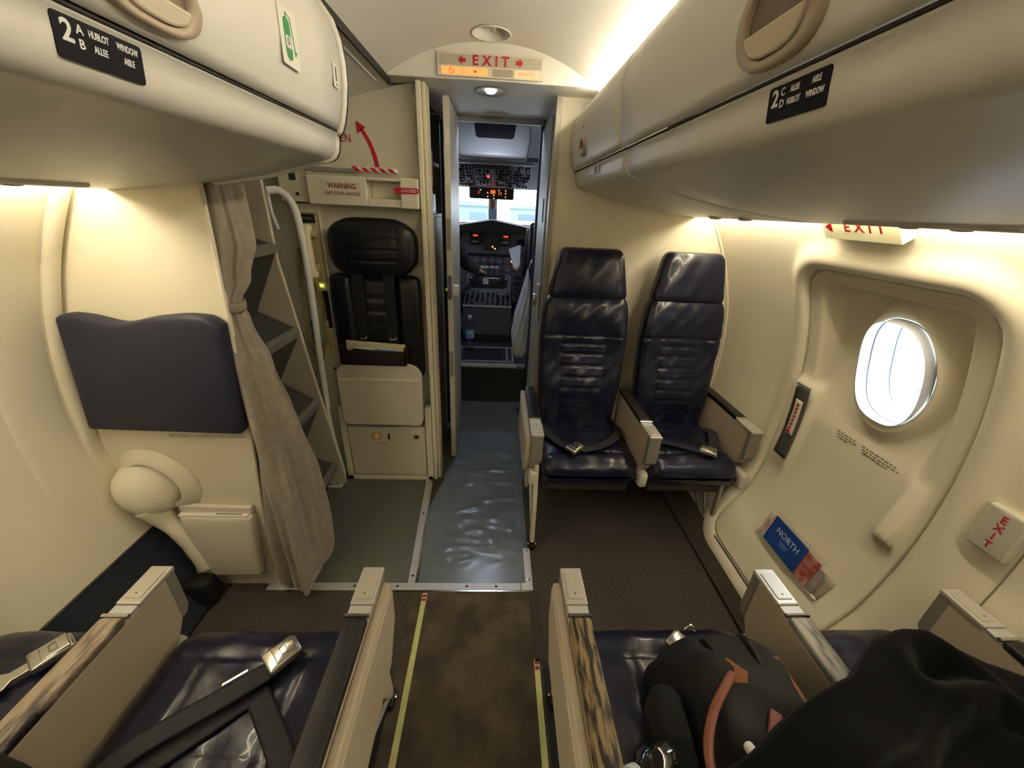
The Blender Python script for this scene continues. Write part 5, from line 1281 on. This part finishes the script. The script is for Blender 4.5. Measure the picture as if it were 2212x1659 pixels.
# ------------------------------------------------------------------ pilot seats, pilots
def pilot_seat(x, lab):
    t = thing('pilot_seat', lab, 'seat', (x, 3.15, 0.309))
    MB().rbox((0.44, 0.10, 0.80), 0.04, (8, 6, 10), None, at=(0, -0.02, 0.62)).build('backrest', M_blackp, t, smooth=True)
    MB().rbox((0.44, 0.44, 0.12), 0.04, (8, 8, 6), None, at=(0, 0.24, 0.36)).build('seat_cushion', M_blackp, t, smooth=True)
    MB().rbox((0.26, 0.08, 0.16), 0.035, (8, 6, 6), None, at=(0, -0.02, 1.10)).build('headrest', M_blackp, t, smooth=True)
    MB().b2((-0.16, 0.0, 0.0), (0.16, 0.40, 0.31)).build('pedestal', M_greyd, t, bevel=0.01)
    for s in (-1, 1): MB().tube([(s*0.225, -0.01, 0.95), (s*0.235, -0.05, 0.98), (s*0.235, -0.055, 0.86)], 0.006, 8).build('harness_fitting', M_chrome, t, smooth=True)
    return t
pilot_seat(-0.50, 'black pilot seat seen past the cockpit door leaf')
pilot_seat(0.49, 'black pilot seat behind the hanging white plastic bag')
def pilot(name_lab, x, s, hand, elbow):
    """seated figure; s = side of the inner arm"""
    t = thing('person', name_lab, 'person', (x, 3.36, 0.77))
    V = [((0,0,0.02),.15),((0,-0.03,0.18),.15),((0,-0.03,0.34),.165),((0,-0.01,0.46),.075),((0,0.0,0.52),.05),((0,0.015,0.60),.082),((0,0.02,0.69),.085),((0,0.01,0.75),.055)]
    E_ = [(0,1),(1,2),(2,3),(3,4),(4,5),(5,6),(6,7)]
    def add(i, pts):
        p = i
        for c, r in pts:
            V.append((c, r)); E_.append((p, len(V)-1)); p = len(V)-1
    rel = lambda P: (P[0]-x, P[1]-3.36, P[2]-0.77)
    add(2, [((s*0.19,-0.02,0.38),.07), (rel(elbow),.055), ((rel(hand)[0]*0.9+rel(elbow)[0]*0.1, rel(hand)[1]*0.9+rel(elbow)[1]*0.1, rel(hand)[2]*0.9+rel(elbow)[2]*0.1),.036)])
    add(2, [((-s*0.19,-0.02,0.38),.07), ((-s*0.24,0.12,0.12),.055), ((-s*0.16,0.33,0.14),.036)])
    for q in (-1, 1): add(0, [((q*0.10,0.06,0.0),.10), ((q*0.13,0.33,0.03),.075), ((q*0.12,0.35,-0.36),.05)])
    me = bpy.data.meshes.new('body'); me.from_pydata([v for v, r in V], E_, []); 
    o = link('body', me, mat('dark uniform', '17181c', 0.8), t)
    sk_ = o.modifiers.new('skin', 'SKIN'); lay = me.skin_vertices[0] if me.skin_vertices else None
    if lay is None:
        bm = bmesh.new(); bm.from_mesh(me); bm.verts.layers.skin.verify(); bm.to_mesh(me); bm.free(); lay = me.skin_vertices[0]
    for i, (v, r) in enumerate(V): lay.data[i].radius = (r, r); lay.data[i].use_root = (i == 0)
    ss = o.modifiers.new('sub', 'SUBSURF'); ss.levels = 1; ss.render_levels = 2
    # head cover, cap of hair and a hand
    M_sk = mat('skin tone', 'b98a72', 0.6)
    MB().rbox((0.165, 0.20, 0.235), 0.08, (12, 12, 14), None, at=(0, 0.02, 0.665)).build('head', M_sk, t, smooth=True)
    MB().rbox((0.175, 0.19, 0.16), 0.075, (12, 12, 10), None, at=(0, -0.005, 0.715)).build('hair', mat('dark hair', '241c16', 0.8), t, smooth=True)
    MB().cyl((0, 0.115, 0.66), (0, 0.135, 0.655), 0.014, 8, 0.008).build('nose', M_sk, t)
    for q in (-1, 1): MB().rbox((0.012, 0.03, 0.05), 0.005, (4, 4, 6), None, at=(q*0.084, 0.01, 0.66)).build('ear', M_sk, t, smooth=True)
    h = Vector(rel(hand)); d = (Vector(rel(hand))-Vector(rel(elbow))).normalized()
    hd = MB().rbox((0.075, 0.085, 0.030), 0.012, (6, 6, 4), None, at=Matrix.Translation(h) @ d.to_track_quat('Y', 'Z').to_matrix().to_4x4()).build('hand', M_sk, t, smooth=True)
    mt = Matrix.Translation(h) @ d.to_track_quat('Y', 'Z').to_matrix().to_4x4()
    for k, ln in enumerate((0.055, 0.065, 0.062, 0.048)):
        xx = -0.029+0.0195*k
        MB().tube([mt @ Vector(p) for p in ((xx, 0.03, 0.002), (xx, 0.03+ln*0.6, 0.004), (xx, 0.03+ln, -0.018))], 0.0085, 8).build('finger', M_sk, hd, smooth=True)
    MB().tube([mt @ Vector(p) for p in ((-s*0.032, -0.015, 0.0), (-s*0.056, 0.015, -0.006), (-s*0.060, 0.045, -0.014))], 0.010, 8).build('thumb', M_sk, hd, smooth=True)
    return t
pilot('pilot in dark uniform at the left cockpit seat reaching for the throttles', -0.50, 1, (-0.125, 3.62, 0.885), (-0.235, 3.42, 0.965))
pilot('pilot in dark uniform at the right cockpit seat holding a white sheet', 0.49, -1, (0.235, 3.56, 0.93), (0.30, 3.40, 0.92))
ps = thing('paper_sheet', 'white sheet of paper held by the right-hand pilot', 'paper', (0.22, 3.585, 0.99))
MB().add([(-0.085, 0.0, 0.10), (0.02, 0.01, 0.14), (0.02, 0.01, -0.03), (-0.03, 0.0, -0.075)], [(0, 1, 2, 3)]).build('sheet', mat('cool paper', 'dfe6ee', 0.6), ps, solid=0.001)

# ------------------------------------------------------------------ bottle on the step, bag on the frame
M_pet = thin_glass('clear bottle plastic', (0.86, 0.90, 0.92), 0.16)
def bottle(name, lab, loc_, h=0.24, r=0.034, rot=None, label_m=None, cap='dfe6ea'):
    t = thing(name, lab, 'bottle', loc_)
    if rot is not None: t.rotation_euler = rot
    k = h/0.24
    MB().lathe([(0, 0.004*k), (r*0.7, 0.0), (r, 0.008*k), (r, 0.05*k), (r*0.94, 0.056*k), (r, 0.062*k), (r, 0.145*k), (r*0.97, 0.165*k), (r*0.72, 0.19*k), (r*0.42, 0.207*k), (r*0.38, 0.222*k)], n=24).build('body', M_pet, t, smooth=True)
    MB().lathe([(0, 0.24*k), (r*0.40, 0.239*k), (r*0.45, 0.235*k), (r*0.45, 0.218*k), (r*0.40, 0.216*k)], n=20).build('cap', mat('cap '+cap, cap, 0.4), t, smooth=True)
    if label_m is not False: MB().lathe([(r*1.015, 0.085*k), (r*1.02, 0.088*k), (r*1.02, 0.14*k), (r*1.015, 0.143*k)], n=24).build('wrapper', label_m or mat('blue label', '5f86b8', 0.4, col2='cfdcea', scale=22), t, smooth=True)
    return t
wb = bottle('water_bottle', 'clear water bottle with a blue label standing on the cockpit step', (-0.175, 3.10, 0.319), 0.29, 0.036)
bgd = thing('plastic_bag', 'white translucent plastic bag hanging in the cockpit doorway', 'bag', (0.215, 2.60, 0.46))
def bagf(u, v):
    a = 2*math.pi*u; z = 0.60*v
    w = 0.062*math.sin(math.pi*min(1, v*0.95+0.05)**0.55)+0.006
    w *= 1+0.10*math.sin(5*a+v*9)+0.06*math.sin(9*a-v*14)
    cx = 0.025*smoothstep(0.2, 1, v)
    return (cx+w*math.cos(a)*0.95, w*math.sin(a)*1.1, z)
MB().grid(bagf, 48, 40, closeu=True).build('pouch', mat('thin plastic film', 'e6ebf2', 0.25, trans=0.25, ior=1.1, coat=0.3), bgd, smooth=True)
MB().rbox((0.05, 0.05, 0.06), 0.02, (6, 6, 6), None, at=(0.005, -0.01, 0.055)).build('red_item', mat('red wrapper', 'b0746c', 0.5), bgd, smooth=True)
MB().tube([(0.025, 0.0, 0.59), (0.04, -0.01, 0.64), (0.046, 0.0, 0.66)], 0.004, 6).build('bag_loop', M_whitep, bgd, smooth=True)

# ================================================================== outside
gr = MB().b2((-200, -150, -1.55), (200, 400, -1.5)).build('ground', mat('concrete apron', 'b3b5b5', 0.9, col2='bcbebe', scale=0.4), kind='structure')
for k in range(8):
    MB().b2((2.0+3.2*k, -40, -1.5), (2.03+3.2*k, 60, -1.497)).build('slab_joint', mat('slab joint', '5a5c5e', 0.9), gr)
for k in range(10):
    MB().b2((1.5, -15+3.6*k, -1.5), (60, -14.96+3.6*k, -1.497)).build('slab_joint', MATS['slab joint'], gr)
def shed(x, y, w, d, h, col, lab, roof='6c7a76', doors=3):
    t = thing('hangar', lab, 'building', (x, y, -1.5))
    MB().b2((-w/2, 0, 0), (w/2, d, h)).build('walls', mat('shed '+col, col, 0.8), t)
    MB().prism([(-w/2-0.5, h), (w/2+0.5, h), (w/2, h+0.3), (0, h+1.2), (-w/2, h+0.3)], 'y', -0.5, d+0.5).build('roof', mat('roof '+roof, roof, 0.8), t)
    for k in range(doors):
        MB().b2((-w/2+w*(k+0.25)/doors, -0.15, 0), (-w/2+w*(k+0.75)/doors, 0.0, h*0.55)).build('hangar_door', mat('hangar door', '5c6b70', 0.7), t)
shed(-12, 95, 22, 12, 3.0, '73807f', 'pale low building with grey doors across the apron')
shed(16, 110, 26, 14, 2.8, '7d8f88', 'long pale green building far beyond the right windscreen pane')
def truck(x, y, lab, col):
    t = thing('service_truck', lab, 'truck', (x, y, -1.5))
    MB().b2((-1.1, 0, 0.6), (1.1, 4.2, 2.6)).build('box_body', mat('truck '+col, col, 0.6), t, bevel=0.05)
    MB().b2((-1.0, -1.5, 0.5), (1.0, -0.05, 1.9)).build('cab', M_white, t, bevel=0.1)
    MB().b2((-0.9, -1.52, 1.25), (0.9, -1.45, 1.75)).build('cab_window', mat('truck glass', '54606a', 0.2), t)
    for sx in (-0.95, 0.95):
        for yy in (-0.9, 3.2): MB().cyl((sx-0.14, yy, 0.45), (sx+0.14, yy, 0.45), 0.45, 16).build('wheel', M_rubber, t)
truck(7.5, 55, 'white service truck parked outside the right windscreen', '8a9294')
truck(-9.0, 60, 'pale grey service truck parked outside the left windscreen', '6f7a80')

# ================================================================== hand luggage and coats
M_cloth = mat('black bag fabric', '101113', 0.75, bump=0.25, bscale=700)
M_tan = mat('tan leather', '74402f', 0.5, bump=0.1, bscale=200)
bgm = thing('shoulder_bag', 'black fabric bag with tan leather handles on the seat', 'bag', (0.515, 0.37, 0.448))
def bgf(v):
    w = (v.z+0.095)/0.19
    x = v.x*(1.06-0.32*w**1.5)+0.02*w; y = v.y*(1.02-0.10*w)
    z = v.z+0.012*math.sin(v.y*16+1)*w+0.006*math.sin(v.y*50+v.x*30)*w
    z -= 0.045*w*smoothstep(0.05, 0.15, v.y)*0.6
    return Vector((x+0.004*math.sin(v.z*60+v.y*25), y, z))
bb = MB().rbox((0.23, 0.33, 0.19), 0.036, (24, 30, 20), bgf, at=(0.0, 0.0, 0.098)).build('body', M_cloth, bgm, smooth=True)
MB().tube(curve([(0.075, 0.15, 0.14), (0.06, 0.11, 0.183), (0.05, 0.0, 0.195), (0.05, -0.14, 0.195)], 6), 0.006, 8).build('zip_edge', M_rubber, bgm, smooth=True)
MB().tube(curve([(-0.02, 0.15, 0.12), (-0.02, 0.11, 0.175), (-0.015, 0.0, 0.190), (-0.01, -0.14, 0.19)], 6), 0.006, 8).build('zip_edge', M_rubber, bgm, smooth=True)
MB().rbox((0.06, 0.22, 0.13), 0.025, (8, 12, 10), lambda v: Vector((v.x, v.y, v.z+0.02*math.sin(v.y*18))), at=(-0.135, -0.05, 0.072)).build('side_pocket', mat('pocket mesh black', '0c0d0f', 0.9), bgm, smooth=True)
MB().tube(curve([(0.078, 0.085, 0.165), (0.088, 0.075, 0.190), (0.094, 0.04, 0.185), (0.090, -0.03, 0.192), (0.080, -0.10, 0.195), (0.07, -0.15, 0.17)], 6), 0.01, 10, flat=(0.011, 0.006)).build('handle', M_tan, bgm, smooth=True)
h1 = MB().tube(curve([(-0.008, 0.050, 0.200), (-0.045, 0.020, 0.215), (-0.088, -0.02, 0.205), (-0.118, -0.07, 0.195), (-0.118, -0.12, 0.19), (-0.075, -0.17, 0.18)], 8), 0.01, 10, flat=(0.008, 0.0035)).build('handle', M_tan, bgm, smooth=True)
MB().add([(-0.018, 0.070, 0.206), (0.026, 0.042, 0.204), (0.004, 0.004, 0.196), (-0.032, 0.026, 0.200), (-0.004, 0.040, 0.216)], [(0, 1, 4), (1, 2, 4), (2, 3, 4), (3, 0, 4), (0, 3, 2, 1)]).build('handle_tab', mat('tan leather light', '84502f', 0.5), bgm)
MB().box((0.005, -0.045, 0.200), (0.020, 0.075, 0.006), Matrix.Rotation(R(-38), 3, 'Z')).build('luggage_tag', mat('red brown tag', '6e3026', 0.5), bgm, bevel=0.003)
MB().rbox((0.016, 0.04, 0.016), 0.007, (5, 6, 5), None, at=Matrix.Translation((-0.045, -0.075, 0.20)) @ Matrix.Rotation(R(20), 4, 'Z')).build('white_tab', M_white, bgm, smooth=True)
MB().tube([(-0.02, 0.158, 0.15), (-0.03, 0.165, 0.158), (-0.045, 0.16, 0.15)], 0.003, 6).build('clasp', M_chrome, bgm, smooth=True)
bottle('water_bottle', 'clear bottle with a translucent cap poking from the black bag side pocket', (0.435, 0.350, 0.535), 0.20, 0.036, rot=Vector((-0.125, -0.050, 0.062)).to_track_quat('Z', 'Y').to_euler(), label_m=False, cap='c8ced2')

M_coat = mat('black wool coat', '0a0a0b', 0.95, bump=0.5, bscale=420, sheen=0.05, spec=0.1)
def heap(name, lab, cat, loc_, nx, ny, fn, parts=None):
    t = thing(name, lab, cat, loc_)
    MB().grid(fn, nx, ny).build('fabric', M_coat, t, smooth=True, solid=0.008)
    return t
EDGE = [(0.30, 0.215), (0.383, 0.258), (0.465, 0.290), (0.546, 0.330), (0.62, 0.358), (0.69, 0.380), (0.74, 0.415), (0.78, 0.440), (0.84, 0.458), (0.89, 0.456), (0.92, 0.425), (0.95, 0.398), (1.00, 0.378), (1.06, 0.362), (1.14, 0.352), (1.20, 0.345)]
def edge_y(x):
    for (a, b), (c, d) in zip(EDGE, EDGE[1:]):
        if x <= c: return b+(d-b)*max(0, (x-a))/(c-a)
    return EDGE[-1][1]
def coat(u, v):
    """a heap whose crest follows EDGE; v from the seat back over the crest and down its forward face"""
    x = 0.34+0.83*u; ye = edge_y(x); top = 0.70-0.035*smoothstep(0.95, 1.17, x)-0.03*smoothstep(0.62, 0.40, x)
    base = 0.612 if x < 0.80 else 0.462
    if v < 0.72:
        t = v/0.72; y = 0.02+(ye-0.02)*t
        z = top-0.050*(1-t)**1.5
        f = 0.020*math.sin(9*(x*0.8-t*0.55)+0.6)*math.sin(math.pi*t)+0.011*math.sin(23*x+9*t)*math.sin(math.pi*t)
        z += f
        # lapel fold running diagonally, and the hollow of the collar
        q = t-(0.62+0.30*(x-0.45)); z += 0.020*math.exp(-(q/0.035)**2)-0.016*math.exp(-((q+0.07)/0.04)**2)
        z -= 0.055*math.exp(-((x-0.855)/0.040)**2-((t-0.86)/0.055)**2)
        z += 0.012*math.exp(-(((x-0.855)/0.055)**2+((t-0.86)/0.10)**2-1.6)**2)
    else:
        t = (v-0.72)/0.28; y = ye+0.016*math.sin(t*math.pi/2)-0.02*t*t+0.004*math.sin(x*40)*t
        z = top+(base-top)*t**1.3
    return (x-0.85, y-0.30, z-0.46)
ct = heap('coat', 'black wool coat heaped over the seat and armrest by the emergency exit', 'coat', (0.85, 0.30, 0.46), 110, 90, coat)
def jk(u, v):
    x = -0.98+0.37*u; y = 0.05+0.315*v-0.07*u*u*v
    z = 0.625+0.035*math.sin(math.pi*u)*math.sin(math.pi*min(1, v*0.9+0.1))+0.006*math.sin(u*18+v*11)
    z -= 0.16*smoothstep(0.90, 1.0, u)+0.02*smoothstep(0.92, 1.0, v)
    return (x+0.75, y-0.2, z-0.6)
jt = heap('jacket', 'dark navy fuzzy jacket lying over the scuffed armrest', 'jacket', (-0.75, 0.2, 0.6), 40, 36, jk)
